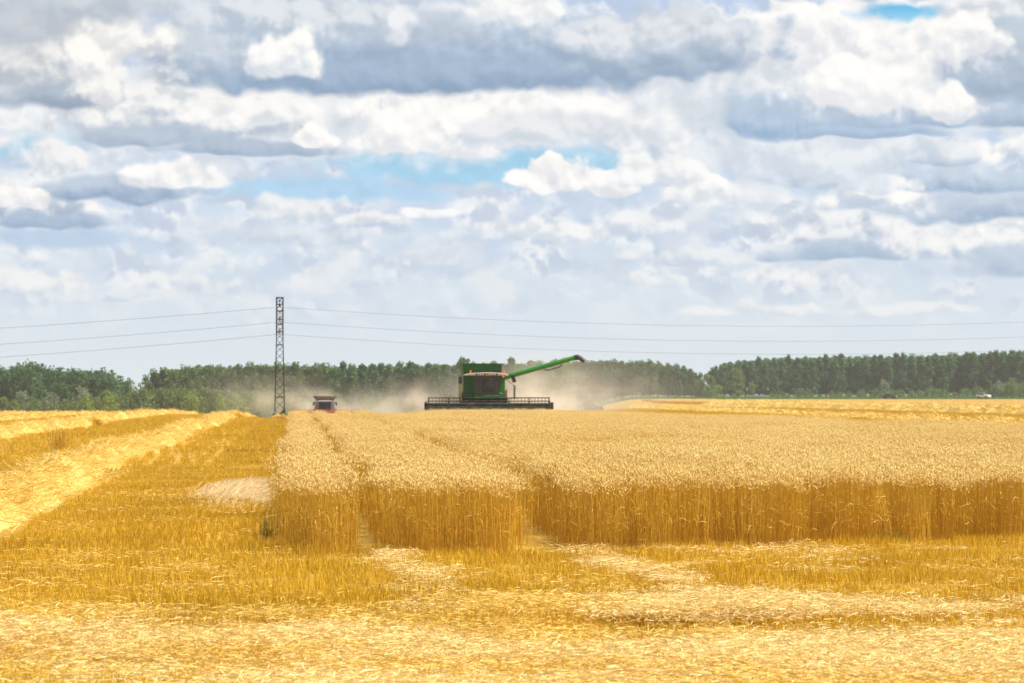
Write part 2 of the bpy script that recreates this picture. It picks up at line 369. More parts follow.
# ------------------------------------------------------------------ instancing of uncountable stalks (stuff)
def proto(name, me):
    return bpy.data.objects.new(name, me)           # only ever seen through the scatter below
def scatter(name, protos, pos, rot, scl, idx, label):
    pc = bpy.data.collections.new(name + ' kinds')
    for i, p in enumerate(protos): p.name = '%s_kind_%02d' % (name, i); pc.objects.link(p)
    me = bpy.data.meshes.new(name); me.vertices.add(len(pos)); me.vertices.foreach_set('co', np.asarray(pos, np.float32).ravel())
    a = me.attributes.new('rot', 'FLOAT_VECTOR', 'POINT'); a.data.foreach_set('vector', np.asarray(rot, np.float32).ravel())
    a = me.attributes.new('scl', 'FLOAT_VECTOR', 'POINT'); a.data.foreach_set('vector', np.asarray(scl, np.float32).ravel())
    a = me.attributes.new('idx', 'INT', 'POINT'); a.data.foreach_set('value', np.asarray(idx, np.int32))
    o = link(name, me); tag(o, label, name.replace('_', ' '), kind='stuff')
    g = bpy.data.node_groups.new(name, 'GeometryNodeTree')
    g.interface.new_socket('Geometry', in_out='INPUT', socket_type='NodeSocketGeometry')
    g.interface.new_socket('Geometry', in_out='OUTPUT', socket_type='NodeSocketGeometry')
    gi, go = g.nodes.new('NodeGroupInput'), g.nodes.new('NodeGroupOutput')
    ip = g.nodes.new('GeometryNodeInstanceOnPoints'); ip.inputs['Pick Instance'].default_value = True
    ci = g.nodes.new('GeometryNodeCollectionInfo'); ci.inputs['Collection'].default_value = pc; ci.inputs['Separate Children'].default_value = True
    ci.inputs['Reset Children'].default_value = True
    def na(nm, ty):
        n = g.nodes.new('GeometryNodeInputNamedAttribute'); n.data_type = ty; n.inputs['Name'].default_value = nm; return n.outputs['Attribute']
    e2r = g.nodes.new('FunctionNodeEulerToRotation'); g.links.new(na('rot', 'FLOAT_VECTOR'), e2r.inputs[0])
    g.links.new(gi.outputs[0], ip.inputs['Points']); g.links.new(ci.outputs[0], ip.inputs['Instance'])
    g.links.new(na('idx', 'INT'), ip.inputs['Instance Index']); g.links.new(e2r.outputs[0], ip.inputs['Rotation'])
    g.links.new(na('scl', 'FLOAT_VECTOR'), ip.inputs['Scale']); g.links.new(ip.outputs[0], go.inputs[0])
    md = o.modifiers.new('scatter', 'NODES'); md.node_group = g
    return o

def wheat_clump(size, n, fat=1.0):
    a = Acc(); h = rng.normal(.77, .045, n)
    p0 = np.stack([rng.uniform(-size/2, size/2, n), rng.uniform(-size/2, size/2, n), np.zeros(n)], 1)
    lean = rng.normal(0, .055, (n, 2))
    d = np.stack([lean[:, 0], lean[:, 1], np.ones(n)], 1); dn = d / np.linalg.norm(d, axis=1, keepdims=True)
    ribbons(a, p0, d, h, np.full(n, .0048 * fat), np.zeros(n), 0, .02)
    top = p0 + dn * h[:, None]
    bend = rng.normal(0, .55, (n, 2)); e = np.stack([bend[:, 0] - .1, bend[:, 1] - .1, rng.uniform(.1, 1.0, n)], 1)
    spindles(a, top, e, rng.uniform(.060, .088, n), np.full(n, .0062 * fat), 1)
    en = e / np.linalg.norm(e, axis=1, keepdims=True)
    for k in range(4):
        slivers(a, top + en * rng.uniform(.01, .07, n)[:, None], en + rng.normal(0, .33, (n, 3)), rng.uniform(.05, .085, n), np.full(n, .0022 * fat), 1)
    k = n // 2                                              # dry leaves hanging from the stems
    s = rng.choice(n, k, replace=False); zf = rng.uniform(.25, .8, k)
    ld = np.stack([rng.normal(0, 1, k), rng.normal(0, 1, k), rng.uniform(.2, 1.2, k)], 1)
    ribbons(a, p0[s] + dn[s] * (h[s] * zf)[:, None], ld, rng.uniform(.10, .2, k), np.full(k, .007 * fat), rng.uniform(.05, .16, k), 0, .06)
    return a.mesh('wheat_clump', [m_stem, m_ear])

def grid(u0, u1, v0, v1, step, jit=.35):
    u = np.arange(u0 + step/2, u1, step); v = np.arange(v0 + step/2, v1, step)
    U, V = np.meshgrid(u, v); U = U.ravel() + rng.uniform(-jit, jit, U.size) * step; V = V.ravel() + rng.uniform(-jit, jit, V.size) * step
    return U, V
def front_y(X):            # ground line of the cut face of the standing wheat
    return np.interp(X, [-4, -2.4, .2, 1.0, 3.45, 6.4, 20], [31.4, 31.3, 31.4, 31.6, 32.7, 34.2, 40])
def right_u(v): return np.interp(v, [30, 90, 130, 190], [22.5, 23.0, 18.6, 17.6])
def lowf(x, y): return np.sin(x * .9 + 2 * np.sin(y * .23)) * np.sin(y * .31 + x * .4) + .6 * np.sin(x * 2.3 + y * .7)
def pack(U, V, tilt=.05, smin=.92, smax=1.08, nk=6, rz=None, uni=False):
    X, Y = uv2xy(U, V); n = len(U)
    Z = terrain(X, Y) - .01
    rot = np.stack([rng.normal(0, tilt, n), rng.normal(0, tilt, n), rng.uniform(0, 6.283, n) if rz is None else rz + rng.choice([0, math.pi], n)], 1)
    s = rng.uniform(smin, smax, n)
    scl = np.stack([s, s, s], 1)
    return np.stack([X, Y, Z], 1), rot, scl, rng.integers(0, nk, n)
def inview(X, Y, m=1.25): return np.abs(X) < (.18 * m * Y + 3)

def gaps(U, V, w=0.0):     # two wheel tracks run through the crop
    w = w - .05 * (V < 38)
    wig = .03 * np.sin(V * .35)
    return (np.abs(U - .86 - wig) < .15 + w) | (np.abs(U - 2.97 - wig) < .22 + w)
near_k = [proto('k', wheat_clump(.30, 44)) for _ in range(8)]
mid_k = [proto('k', wheat_clump(1.2, 430, 1.25)) for _ in range(6)]
U, V = grid(-.25, 24, 30, 66, .26)
X, Y = uv2xy(U, V)
notch = .22 * (np.exp(-((U - .86) / .28) ** 2) + np.exp(-((U - 2.97) / .34) ** 2)) + .35 * np.exp(-((U + .05) / .2) ** 2)
fy = front_y(X) + .12 + .06 * np.sin(X * 7) + .06 * np.sin(X * 17) + .05 * np.sin(X * 3.1 + 1) + notch
k = (Y > fy) & ((Y > fy + .5) | (rng.random(len(Y)) > .22)) & (U > -.05 + .08 * np.sin(V * .9) + .05 * np.sin(V * 2.3)) & (U < right_u(V)) & ~gaps(U, V, .1) & inview(X, Y)
pk = pack(U[k], V[k], .05, .90, 1.08, nk=8)
pk[2][:, 2] *= 1 + .035 * lowf(X[k], Y[k]); edge_ = Y[k] < fy[k] + .45; pk[1][edge_, 0] += rng.normal(.06, .07, edge_.sum()); pk[1][edge_, 2] *= .1
scatter('standing_wheat', near_k, *pk, 'ripe golden wheat still standing, its cut face and top nearest to the camera')
U, V = grid(-.25, 24, 66, 440, .95)
X, Y = uv2xy(U, V)
k = (U > .45) & (U < right_u(V) - .5) & ~gaps(U, V, .42) & ((V < 196) | (U < 8.8)) & ((V < 416)) & inview(X, Y)
pk = pack(U[k], V[k], .03, .9, 1.04)
pk[2][:, 2] *= np.interp(V[k], [66, 120, 160, 200, 420], [1.0, .97, .86, .78, .78])
pk[2][:, 2] *= np.where(U[k] < 8.8, np.interp(V[k], [100, 150, 200, 300], [1., .90, .80, .80]), 1.0)
scatter('ripe_wheat', mid_k, *pk, 'ripe wheat reaching back to the two harvesters')
# narrow fill along the wheel tracks and the left edge further back
U, V = grid(-.1, 4.2, 66, 150, .3)
X, Y = uv2xy(U, V)
k = (U > 0) & ((U < .62) | ((U > 1.05) & (U < 1.5)) | ((U > 2.3) & (U < 2.72)) | ((U > 3.2) & (U < 3.7)))
scatter('wheat_edges', [proto('k', wheat_clump(.30, 30, 1.3)) for _ in range(4)], *pack(U[k], V[k], .05, nk=4), 'wheat standing along the wheel tracks')
# the far uncut field beyond the windrows on the right
far_k = [proto('k', wheat_clump(4.0, 420, 5.0)) for _ in range(4)]
U, V = grid(64, 190, 240, 640, 3.4)
X, Y = uv2xy(U, V)
tl = np.abs((Y - (395 + .9 * (X - 35)))) < 3.0
k = (Y < 450 + 8 * np.sin(X * .05) + 150 * (X / Y < .07)) & inview(X, Y, 1.1) & ~(tl & (X > 30) & (X < 46)) & (X / Y > .052 + .004 * np.sin(Y * .05))
pk = pack(U[k], V[k], .02, .9, 1.05, nk=4); pk[2][:, 2] *= .62
scatter('far_wheat', far_k, *pk, 'pinkish tan uncut wheat field beyond the straw windrows')

# ------------------------------------------------------------------ stubble
def stubble_patch(size, row, per_row, h=.13, fat=1.0):
    a = Acc(); ps = []
    for r in np.arange(-size/2 + row/2, size/2, row):
        n = per_row; ps.append(np.stack([r + rng.normal(0, row * .13, n), rng.uniform(-size/2, size/2, n), np.zeros(n)], 1))
    p = np.concatenate(ps); n = len(p)
    d = np.stack([rng.normal(0, .22, n), rng.normal(0, .22, n), np.ones(n)], 1)
    ribbons(a, p, d, rng.normal(h, h * .2, n).clip(.03), np.full(n, .0055 * fat), np.zeros(n), 0, .03)
    return a.mesh('stubble_patch', [m_stub, m_straw])
def straw_patch(size, n, L=(.08, .28), w=.006, z=.05, mats=None, up=.25):
    a = Acc(); p = np.stack([rng.normal(0, size/3, n), rng.normal(0, size/3, n), np.abs(rng.normal(0, z, n)) + .005], 1)
    th = rng.uniform(0, 6.283, n); d = np.stack([np.cos(th), np.sin(th), rng.normal(0, up, n)], 1)
    l = rng.uniform(*L, n)
    ribbons(a, p, d, l, np.full(n, w), rng.uniform(0, .012, n), 0, .02)
    return a.mesh('straw_patch', mats or [m_straw])
WIN_L = [-4.7, -11.4, -18.2, -25.0, -31.8, -38.6, -45.4]
WIN_R = [39.5, 59.0]
sk = [proto('k', stubble_patch(1.0, .125, 100, .11)) for _ in range(6)]
U, V = grid(-14, 16, 15, 70, .95, .03)
X, Y = uv2xy(U, V)
infront = (Y < front_y(X) + .3)
k = ((U < -.02) | infront) & inview(X, Y) & ((Y > 21.3 + .25 * np.sin(X * 1.1)) | (rng.random(len(Y)) < .55)) & ~((np.abs(U + 4.7) < .7))
pos, rot, scl, ix = pack(U[k], V[k], .02, .75, 1.15, rz=ROT_ROW)
head = pos[:, 1] < 33; rot[head, 2] += R(90) + rng.normal(0, .1, head.sum())
scl[head, 2] *= np.where(rng.random(head.sum()) < .25, .5, 1.0); scl[pos[:, 1] < 21.3, 2] *= .5
scatter('stubble', sk, pos, rot, scl, ix, 'golden cut stubble between the windrow and the standing wheat')
sk2 = [proto('k', stubble_patch(2.6, .43, 110, .14, 2.0)) for _ in range(5)]
U, V = grid(-70, 16, 70, 330, 2.3, .05)
X, Y = uv2xy(U, V)
k = (U < -.2) & inview(X, Y, 1.1)
U2, V2 = grid(19, 75, 90, 330, 2.4, .05)
X2, Y2 = uv2xy(U2, V2); k2 = (U2 > right_u(V2) + 1.2) & inview(X2, Y2, 1.1)
scatter('far_stubble', sk2, *pack(np.r_[U[k], U2[k2]], np.r_[V[k], V2[k2]], .02, .8, 1.15, nk=5, rz=ROT_ROW), 'cut stubble in rows around the far windrows')

U, V = grid(-1.9, .1, 70, 250, .95, .05)
scatter('stubble_strip', [proto('k', stubble_patch(1.1, .14, 60, .12, 1.8)) for _ in range(4)], *pack(U, V, .02, .8, 1.1, nk=4, rz=ROT_ROW), 'stubble strip running along the left edge of the wheat')
# loose straw
lk_ = [proto('k', straw_patch(.8, 110, (.02, .10), .005, .02, None, .15)) for _ in range(5)] + [proto('k', straw_patch(.8, 300, (.02, .09), .005, .02, [m_pale], .15)) for _ in range(4)] + [proto('k', straw_patch(.36, 90, (.02, .12), .005, .02, [m_pale], .15)) for _ in range(3)]
pos = []
def spray(n, fx, fy, kind):
    for _ in range(n):
        x, y = fx(), fy(); pos.append((x, y, rng.integers(0, 5) if kind == 0 else rng.integers(5, 9)))
un = rng.uniform
spray(330, lambda: un(-4.8, 4.8), lambda: un(14.5, 21.6), 0)
spray(150, lambda: un(-4.8, 4.8), lambda: un(14.5, 21.7), 1)
heap = []
def clump(x0, y0, rx, ry, n, h, kind):
    for _ in range(n):
        x, y = x0 + rng.normal(0, rx), y0 + rng.normal(0, ry)
        pos.append((x, y, rng.integers(0, 5) if kind == 0 else rng.integers(5, 9))); heap.append((len(pos) - 1, h * math.exp(-((x - x0) / rx) ** 2 / 2 - ((y - y0) / ry) ** 2 / 2)))
for _ in range(46): clump(un(-4.6, 4.6), un(15, 21.2), un(.25, .8), un(.12, .35), 16, un(.02, .09), rng.integers(0, 2))
for x0 in (-.1, .45, 1.25, 1.6, 2.1): clump(x0 + rng.normal(0, .1), 22.7 + rng.normal(0, .12), .22, .12, 22, un(.10, .16), rng.integers(0, 2))
for _ in range(6): clump(un(.5, 5.5), rng.normal(23.6, .7), un(.3, .7), un(.1, .3), 12, un(.02, .07), 1)
for _ in range(6): clump(un(-3.6, 0), rng.normal(22.0, .25), un(.2, .5), .12, 10, .04, 0)
spray(160, lambda: un(-7, 8), lambda: un(21.5, 34.5), 0)
for _ in range(85):                                       # chaff rows dropped along the wheel tracks, bending to the right
    y = un(23.2, 32.2); s = (32.2 - y) / 9
    if rng.random() < .8: pos.append((-1.56 + 1.25 * s + .1 * math.sin(y * 2.1) + rng.normal(0, .07 + .12 * s), y, rng.integers(9, 12)))
    pos.append((.56 + 1.5 * s + .1 * math.sin(y * 1.7) + rng.normal(0, .07 + .16 * s), y, rng.integers(9, 12)))
spray(12, lambda: un(1.0, 7.5), lambda: rng.normal(29.5, 1.2), 1)
spray(50, lambda: un(-6.2, -2.4), lambda: un(24, 34), 0)
pos = [(p[0], abs(p[1]) if p[1] < front_y(p[0]) - .1 else 1e4, p[2]) for p in pos]
for _ in range(220):
    u, v = un(-3.8, -.4), un(33, 110); x, y = uv2xy(u, v); pos.append((x, y, rng.integers(0, 5)))
for _ in range(160):
    u, v = un(-10, -5.9), un(40, 110); x, y = uv2xy(u, v); pos.append((x, y, rng.integers(0, 5)))
pos = np.array(pos); n = len(pos)
P3 = np.stack([pos[:, 0], pos[:, 1], terrain(pos[:, 0], pos[:, 1]) + np.where(pos[:, 1] > 21.6, .06, .015)], 1)
for i_, h_z in heap: P3[i_, 2] += h_z
keep = pos[:, 1] < 9e3; P3 = P3[keep]; pos = pos[keep]; n = len(pos)
s = rng.uniform(.6, 1.3, n)
scatter('loose_straw', lk_, P3, np.stack([rng.normal(0, .05, n), rng.normal(0, .05, n), rng.uniform(0, 6.28, n)], 1), np.stack([s, s, s], 1), pos[:, 2], 'loose pale straw strewn over the cut ground')

# ------------------------------------------------------------------ straw windrows and heaps
def windrow(u0, v0, v1, half, hgt, n, L, w, seed):
    """a long low heap of straw: a lumpy core and thousands of straws lying on it"""
    a = Acc(); r = np.random.default_rng(seed)
    nv, nu = int((v1 - v0) / max(.25, (v1 - v0) / 500)), 11
    vv = np.linspace(v0, v1, nv); ss = np.linspace(-1, 1, nu)
    f1, f2 = r.uniform(.3, .5), r.uniform(1.0, 1.6)
    lump = lambda v: 1 + .18 * np.sin(v * f1 + seed) + .2 * np.sin(v * f2) + .16 * np.sin(v * f2 * 2.3 + 1)
    cen = lambda v: u0 + .22 * np.sin(v * .11 + seed) + .1 * np.sin(v * .47)
    prof = lambda s: (1 - s * s) ** 1.3
    VV, SS = np.meshgrid(vv, ss, indexing='ij')
    U = cen(VV) + SS * half * (1 + .12 * np.sin(VV * .8 + SS * 3))
    X, Y = uv2xy(U, VV); endf = np.minimum(1, np.minimum(VV - v0, v1 - VV) / 1.5)
    lump2 = lambda v, s: 1 + .22 * np.sin(v * 3.3 + 3 * s + seed) * np.sin(v * 1.9 - 2 * s)
    Z = terrain(X, Y) - .03 + hgt * prof(SS) * lump(VV) * lump2(VV, SS) * endf + .03 * r.normal(size=U.shape) * (np.abs(SS) < .95)
    i = (np.arange(nv - 1)[:, None] * nu + np.arange(nu - 1)[None]).ravel()
    a.add(np.stack([X, Y, Z], -1).reshape(-1, 3), q=np.stack([i, i + nu, i + nu + 1, i + 1], 1), tint=r.random(nv * nu))
    v = v0 + (v1 - v0) * r.random(n) ** 1.6; s = r.normal(0, .52, n).clip(-1.5, 1.5)
    U = cen(v) + s * half; X, Y = uv2xy(U, v)
    Z = terrain(X, Y) + hgt * prof(np.clip(s, -1, 1)) * lump(v) * lump2(v, s) * np.clip(np.minimum(v - v0, v1 - v) / 1.5, 0, 1) - .01
    th = r.uniform(0, 6.283, n); d = np.stack([np.cos(th), np.sin(th), r.normal(.25, .35, n)], 1)
    ll = r.uniform(*L, n)
    ribbons(a, np.stack([X, Y, Z], 1), d, ll, np.full(n, w), r.uniform(0, .25, n) * ll, 0, .06)
    return a.mesh('straw_windrow', [m_wind])
wl = ['broad straw windrow nearest the camera on the left', 'second straw windrow from the camera on the left', 'third straw windrow out on the left',
      'fourth straw windrow out on the left', 'fifth straw windrow out on the left', 'sixth straw windrow, far out on the left', 'farthest straw windrow on the left, below the trees']
for i, u0 in enumerate(WIN_L):
    v0 = [20, 45, 75, 105, 135, 165, 190][i]
    o = link('straw_windrow', windrow(u0, v0, 330, .80 if i else .75, .38 if i < 2 else .27, [95000, 45000, 24000, 15000, 12000, 10000, 8000][i], ((.10, .38), (.15, .45), (.2, .5), (.2, .5), (.25, .55), (.25, .6), (.25, .6))[i], [.010, .015, .024, .03, .035, .04, .04][i], 3 + i))
    tag(o, wl[i], 'windrow', 'straw windrows on the left')
for i, u0 in enumerate(WIN_R):
    o = link('straw_windrow', windrow(u0, [150, 205][i], [330, 400][i], [1.5, 1.8][i], [.27, .55][i], 20000, (.2, .55), .04, 20 + i))
    tag(o, ['nearer golden windrow beyond the wheat on the right', 'taller windrow behind the dark stubble strip on the right'][i], 'windrow', 'straw windrows on the right')

# lodged pale stalks beside the standing wheat
a = Acc(); n = 15000
v = 49.5 + rng.normal(0, 2.3, n); u = -.80 + rng.normal(0, .42, n); u = np.where(u > -.12, -.12 - rng.random(n) * .6, u); X, Y = uv2xy(u, v)
hh = .17 * np.clip(1 - ((u + .85) / .9) ** 2, 0, 1) * np.exp(-((v - 49.5) / 3) ** 2)
Z = terrain(X, Y) + hh * rng.uniform(.3, 1, n) + .02
th = rng.normal(-.3, .7, n)
ribbons(a, np.stack([X, Y, Z], 1), np.stack([np.cos(th), np.sin(th), rng.normal(.2, .35, n)], 1), rng.uniform(.08, .30, n), np.full(n, .010), np.full(n, .02), 0, .05)
tag(link('straw_patch', a.mesh('straw_patch', [m_white])), 'pale flattened straw patch beside the left edge of the wheat', 'straw patch')

# dry tuft of uncut stalks in the stubble on the left
def tuft(x, y, n, rad, h, mats, label, cat='tuft', name='dry_tuft'):
    a = Acc(); th = un(0, 6.283, n); r_ = rad * np.sqrt(un(0, 1, n))
    p = np.stack([r_ * np.cos(th), r_ * np.sin(th), np.zeros(n)], 1)
    d = np.stack([rng.normal(0, .18, n), rng.normal(0, .18, n), np.ones(n)], 1)
    ribbons(a, p, d, rng.normal(h, h * .22, n).clip(.1), np.full(n, .010), np.zeros(n), 0, .08)
    o = link(name, a.mesh(name, mats), loc=(x, y, gz(x, y) - .02)); tag(o, label, cat); return o
tuft(px2x(58, 87), 87, 150, .3, .72, [m_stem], 'dry tuft of uncut stalks standing alone in the left stubble')
tuft(px2x(270, 34.5), 34.5, 46, .12, .27, [m_weed], 'low green weeds at the front left corner of the wheat', 'weed', 'weed_tuft')
tuft(px2x(892, 33.4), 33.4, 60, .22, .16, [m_weed], 'green weeds at the foot of the wheat face on the right', 'weed', 'weed_tuft')

# ------------------------------------------------------------------ trees
def leaf_quads(acc, c, size, n_bias=.6):
    n = len(c)
    nr = rng.normal(size=(n, 3)); nr[:, 2] += n_bias; nr /= np.linalg.norm(nr, axis=1, keepdims=True)
    a = np.cross(nr, rng.normal(size=(n, 3))); a /= np.linalg.norm(a, axis=1, keepdims=True); b = np.cross(nr, a)
    s1 = (size * rng.uniform(.6, 1.3, n))[:, None] / 2; s2 = s1 * rng.uniform(.5, .9, (n, 1))
    v = np.stack([c - a * s1, c + b * s2, c + a * s1, c - b * s2], 1).reshape(-1, 3)
    acc.add(v, q=np.arange(n)[:, None] * 4 + np.arange(4), tint=np.repeat(rng.random(n), 4))
def limb(acc, p0, p1, r0, r1, k=6):
    p0, p1 = np.array(p0, float), np.array(p1, float); d = (p1 - p0) / np.linalg.norm(p1 - p0)
    a = np.cross(d, [0.3, 1, 0.2]); a /= np.linalg.norm(a); b = np.cross(d, a)
    th = np.linspace(0, 2 * math.pi, k, endpoint=False)
    ring = np.cos(th)[:, None] * a + np.sin(th)[:, None] * b
    v = np.concatenate([p0 + ring * r0, p1 + ring * r1]); i = np.arange(k); j = (i + 1) % k
    acc.add(v, q=np.stack([i, j, j + k, i + k], 1))
def crown_tree(H, Rad, base, kind, nclump, nleaf, leaf, lm):
    """trunk and crown meshes: the crown is leaf clumps hung round the limbs, with gaps between them"""
    tr, cr = Acc(), Acc()
    r0 = H * .017
    pts = [np.array([rng.normal(0, .02) * H * z, rng.normal(0, .02) * H * z, H * z]) for z in (0, .3, .6, .93)]
    for i in range(3): limb(tr, pts[i], pts[i + 1], r0 * (1 - .3 * i), r0 * (.7 - .3 * i))
    cs = []
    for k in range(nclump):
        z = base + (1 - base) * rng.random() ** (.9 if kind == 'poplar' else .8)
        tz = (z - base) / (1 - base)
        if kind == 'poplar': prof = (.70 + .40 * tz) * (1 - tz ** 2.4) + .10
        elif kind == 'round': prof = math.sqrt(max(.03, 1 - (2 * tz - .85) ** 2 / 1.4))
        else: prof = math.sqrt(max(.04, 1 - tz ** 2))
        th = rng.uniform(0, 6.283); rr = Rad * prof * math.sqrt(rng.uniform(.12, 1))
        c = np.array([rr * math.cos(th), rr * math.sin(th), H * z])
        cs.append(c)
        if k % 3 == 0: limb(tr, [0, 0, max(.05 * H, H * z - rr * .9 - .03 * H)], c, r0 * .28, r0 * .08, 4)
    cs = np.array(cs); cr_r = Rad * (.34 if kind == 'poplar' else .33)
    c = np.repeat(cs, nleaf, 0); off = rng.normal(0, 1, c.shape); off /= np.linalg.norm(off, axis=1, keepdims=True)
    off *= (cr_r * rng.uniform(.25, 1, len(c)) ** .5)[:, None] * np.array([1, 1, .8 if kind != 'poplar' else 1.1])
    p = c + off; p[:, 2] = np.maximum(p[:, 2], .05)
    leaf_quads(cr, p, leaf)
    return tr.mesh('trunk', [m_bark]), cr.mesh('crown', [lm])
def tree(name, meshes, x, y, label, cat='tree', group=None, s=1.0, rz=None, dz=0.0, sx=1.0):
    root = bpy.data.objects.new(name, None); COL.objects.link(root); root.location = (x, y, gz(x, y) - .1 + dz)
    root.rotation_euler = (0, 0, rng.uniform(0, 6.283) if rz is None else rz); root.scale = (s * sx, s * sx, s)
    tag(root, label, cat, group)
    part('trunk', meshes[0], root); part('crown', meshes[1], root)
    return root
POP = [crown_tree(15, 2.3, .14, 'poplar', 46, 30, .62, [m_pop, m_pop2][i % 2]) for i in range(6)]
OLV = [crown_tree(13, 2.6, .12, 'poplar', 44, 30, .55, m_wood) for i in range(5)]
RND = [crown_tree(13, 3.6, .10, 'round', 60, 30, .6, m_pop2) for i in range(4)]
BSH = [crown_tree(3.2, 2.6, .0, 'dome', 34, 26, .42, m_grn) for i in range(4)]
HDG = [crown_tree(6.5, 3.2, .0, 'dome', 46, 30, .5, m_hedge) for i in range(4)]
LIM = [crown_tree(5.2, 2.4, .0, 'dome', 36, 30, .42, m_lime) for i in range(3)]
WIL = [crown_tree(7.0, 3.0, .0, 'round', 40, 30, .5, m_silv) for i in range(2)]
YEL = [crown_tree(13, 3.4, .05, 'round', 60, 30, .55, m_yel) for i in range(1)]
# right-hand wood, front row then rows behind
def top_right(px): return np.interp(px, [700, 712, 730, 760, 850, 930, 1024, 1100], [371, 366, 361, 358, 356, 355, 351, 350])
YR = 900.0
px = 716.0
while px < 1075:
    y = YR + rng.normal(0, 4); x = px2x(px, y)
    h = 1.8 + (HORIZON - top_right(px) + np.clip(rng.normal(0, 1.5), -3, 2.2)) * y / F_PX
    tree('poplar_tree', POP[rng.integers(0, 6)], x, y, 'tall dark green poplar in the front row of the right-hand wood', 'tree', 'front row of the right-hand wood', h / 15.3, sx=rng.uniform(.85, 1.2))
    px += rng.uniform(6.0, 9.5)
# middle wood seen through the dust
px = 566.0
while px < 705:
    y = 890 + rng.normal(0, 5); x = px2x(px, y)
    top = np.interp(px, [560, 640, 670, 690, 704], [359, 359.5, 362, 367, 374]) + rng.normal(0, 1)
    h = 1.8 + (HORIZON - top) * y / F_PX - gz(x, y)
    tree('poplar_tree', OLV[rng.integers(0, 5)], x, y, 'olive green poplar standing behind the drifting dust', 'tree', 'poplars of the middle wood', h / 13.3, sx=rng.uniform(.9, 1.2))
    px += rng.uniform(6.5, 9.5)
# left wood
px = 146.0
while px < 566:
    y = 640 + rng.normal(0, 4); x = px2x(px, y)
    top = np.interp(px, [140, 152, 170, 200, 280, 400, 480, 566], [378, 372, 366, 364.5, 364, 364, 362, 360]) + rng.normal(0, 1.6)
    h = 1.8 + (HORIZON - top) * y / F_PX - gz(x, y)
    dark = px > 330
    tree('poplar_tree', (POP if dark else OLV)[rng.integers(0, 5)], x, y,
         'dark green poplar of the left wood, between the two harvesters' if dark else 'olive green poplar of the left wood, near the lattice pylon', 'tree',
         'dark poplars of the left wood' if dark else 'olive poplars of the left wood', h / (15.3 if dark else 13.3), sx=rng.uniform(.95, 1.25))
    px += rng.uniform(7.5, 11.0)
# broad dark trees at the far left
px = -30.0
while px < 132:
    y = 600 + rng.normal(0, 5); x = px2x(px, y)
    top = np.interp(px, [-30, 0, 15, 30, 45, 60, 100, 118, 132], [366, 367, 364, 361.5, 365, 368, 369, 374, 380]) + rng.normal(0, .8)
    h = 1.8 + (HORIZON - top) * y / F_PX - gz(x, y)
    tree('broad_tree', RND[rng.integers(0, 4)], x, y, 'broad dark green tree in the clump at the far left', 'tree', 'dark trees at the far left', h / 13.4, sx=rng.uniform(.85, 1.1))
    px += rng.uniform(8, 12)
# the mass of the woods behind their front rows
ms = [proto('k', crown_tree(15, 2.6, .12, 'poplar', 40, 24, .8, m)[1]) for m in (m_pop, m_pop2, m_wood)]
wp, wi, wsc = [], [], []
for row in range(5):
    px = 712.0 + row
    while px < 1090:
        y = YR + 6 + row * 6 + rng.normal(0, 1.5); h = 1.8 + (HORIZON - top_right(px) + rng.normal(0, 1.2) - 2.0) * y / F_PX
        wp.append((px2x(px, y), y, -.1)); wi.append(rng.integers(0, 2)); wsc.append(h / 15.3); px += rng.uniform(7, 10)
    px = 560.0
    while px < 700 - row * 1.5:
        y = 896 + row * 6; x = px2x(px, y); top = np.interp(px, [560, 640, 670, 690, 704], [360, 360, 363, 368, 376]) + rng.normal(0, 1)
        wp.append((x, y, gz(x, y))); wi.append(2); wsc.append((1.8 + (HORIZON - top - 3) * y / F_PX - gz(x, y)) / 15.3); px += rng.uniform(7, 10)
    px = 152.0 + row * 2
    while px < 570:
        y = 646 + row * 6; x = px2x(px, y); top = np.interp(px, [150, 170, 200, 280, 400, 480, 570], [374, 368, 365.5, 365, 365, 363, 361]) + rng.normal(0, 1)
        wp.append((x, y, gz(x, y))); wi.append(rng.choice([0, 2]) if px > 330 else 2); wsc.append((1.8 + (HORIZON - top - 3) * y / F_PX - gz(x, y)) / 15.3); px += rng.uniform(8, 11)
    px = -40.0
    while px < 122 - 3 * row:
        y = 607 + row * 6; x = px2x(px, y); top = np.interp(px, [-30, 0, 15, 30, 45, 60, 100, 118, 132], [368, 368, 366, 363, 367, 370, 370, 376, 384]) + rng.normal(0, 1)
        wp.append((x, y, gz(x, y))); wi.append(1); wsc.append((1.8 + (HORIZON - top - 3) * y / F_PX - gz(x, y)) / 15.3); px += rng.uniform(7, 10)
n = len(wp); wsc = np.array(wsc)
scatter('woodland', ms, np.array(wp), np.stack([np.zeros(n), np.zeros(n), rng.uniform(0, 6.28, n)], 1), np.stack([wsc * 1.1, wsc * 1.1, wsc], 1), wi, 'dark mass of the woods behind their front rows of trees')

def bush(px, y, top, kinds, label, group=None, name='bush', href=1.0, sx=1.0, cat='bush'):
    x = px2x(px, y); h = 1.8 + (HORIZON - top) * y / F_PX - gz(x, y)
    return tree(name, kinds[rng.integers(0, len(kinds))], x, y, label, cat, group, h / href, sx=sx)
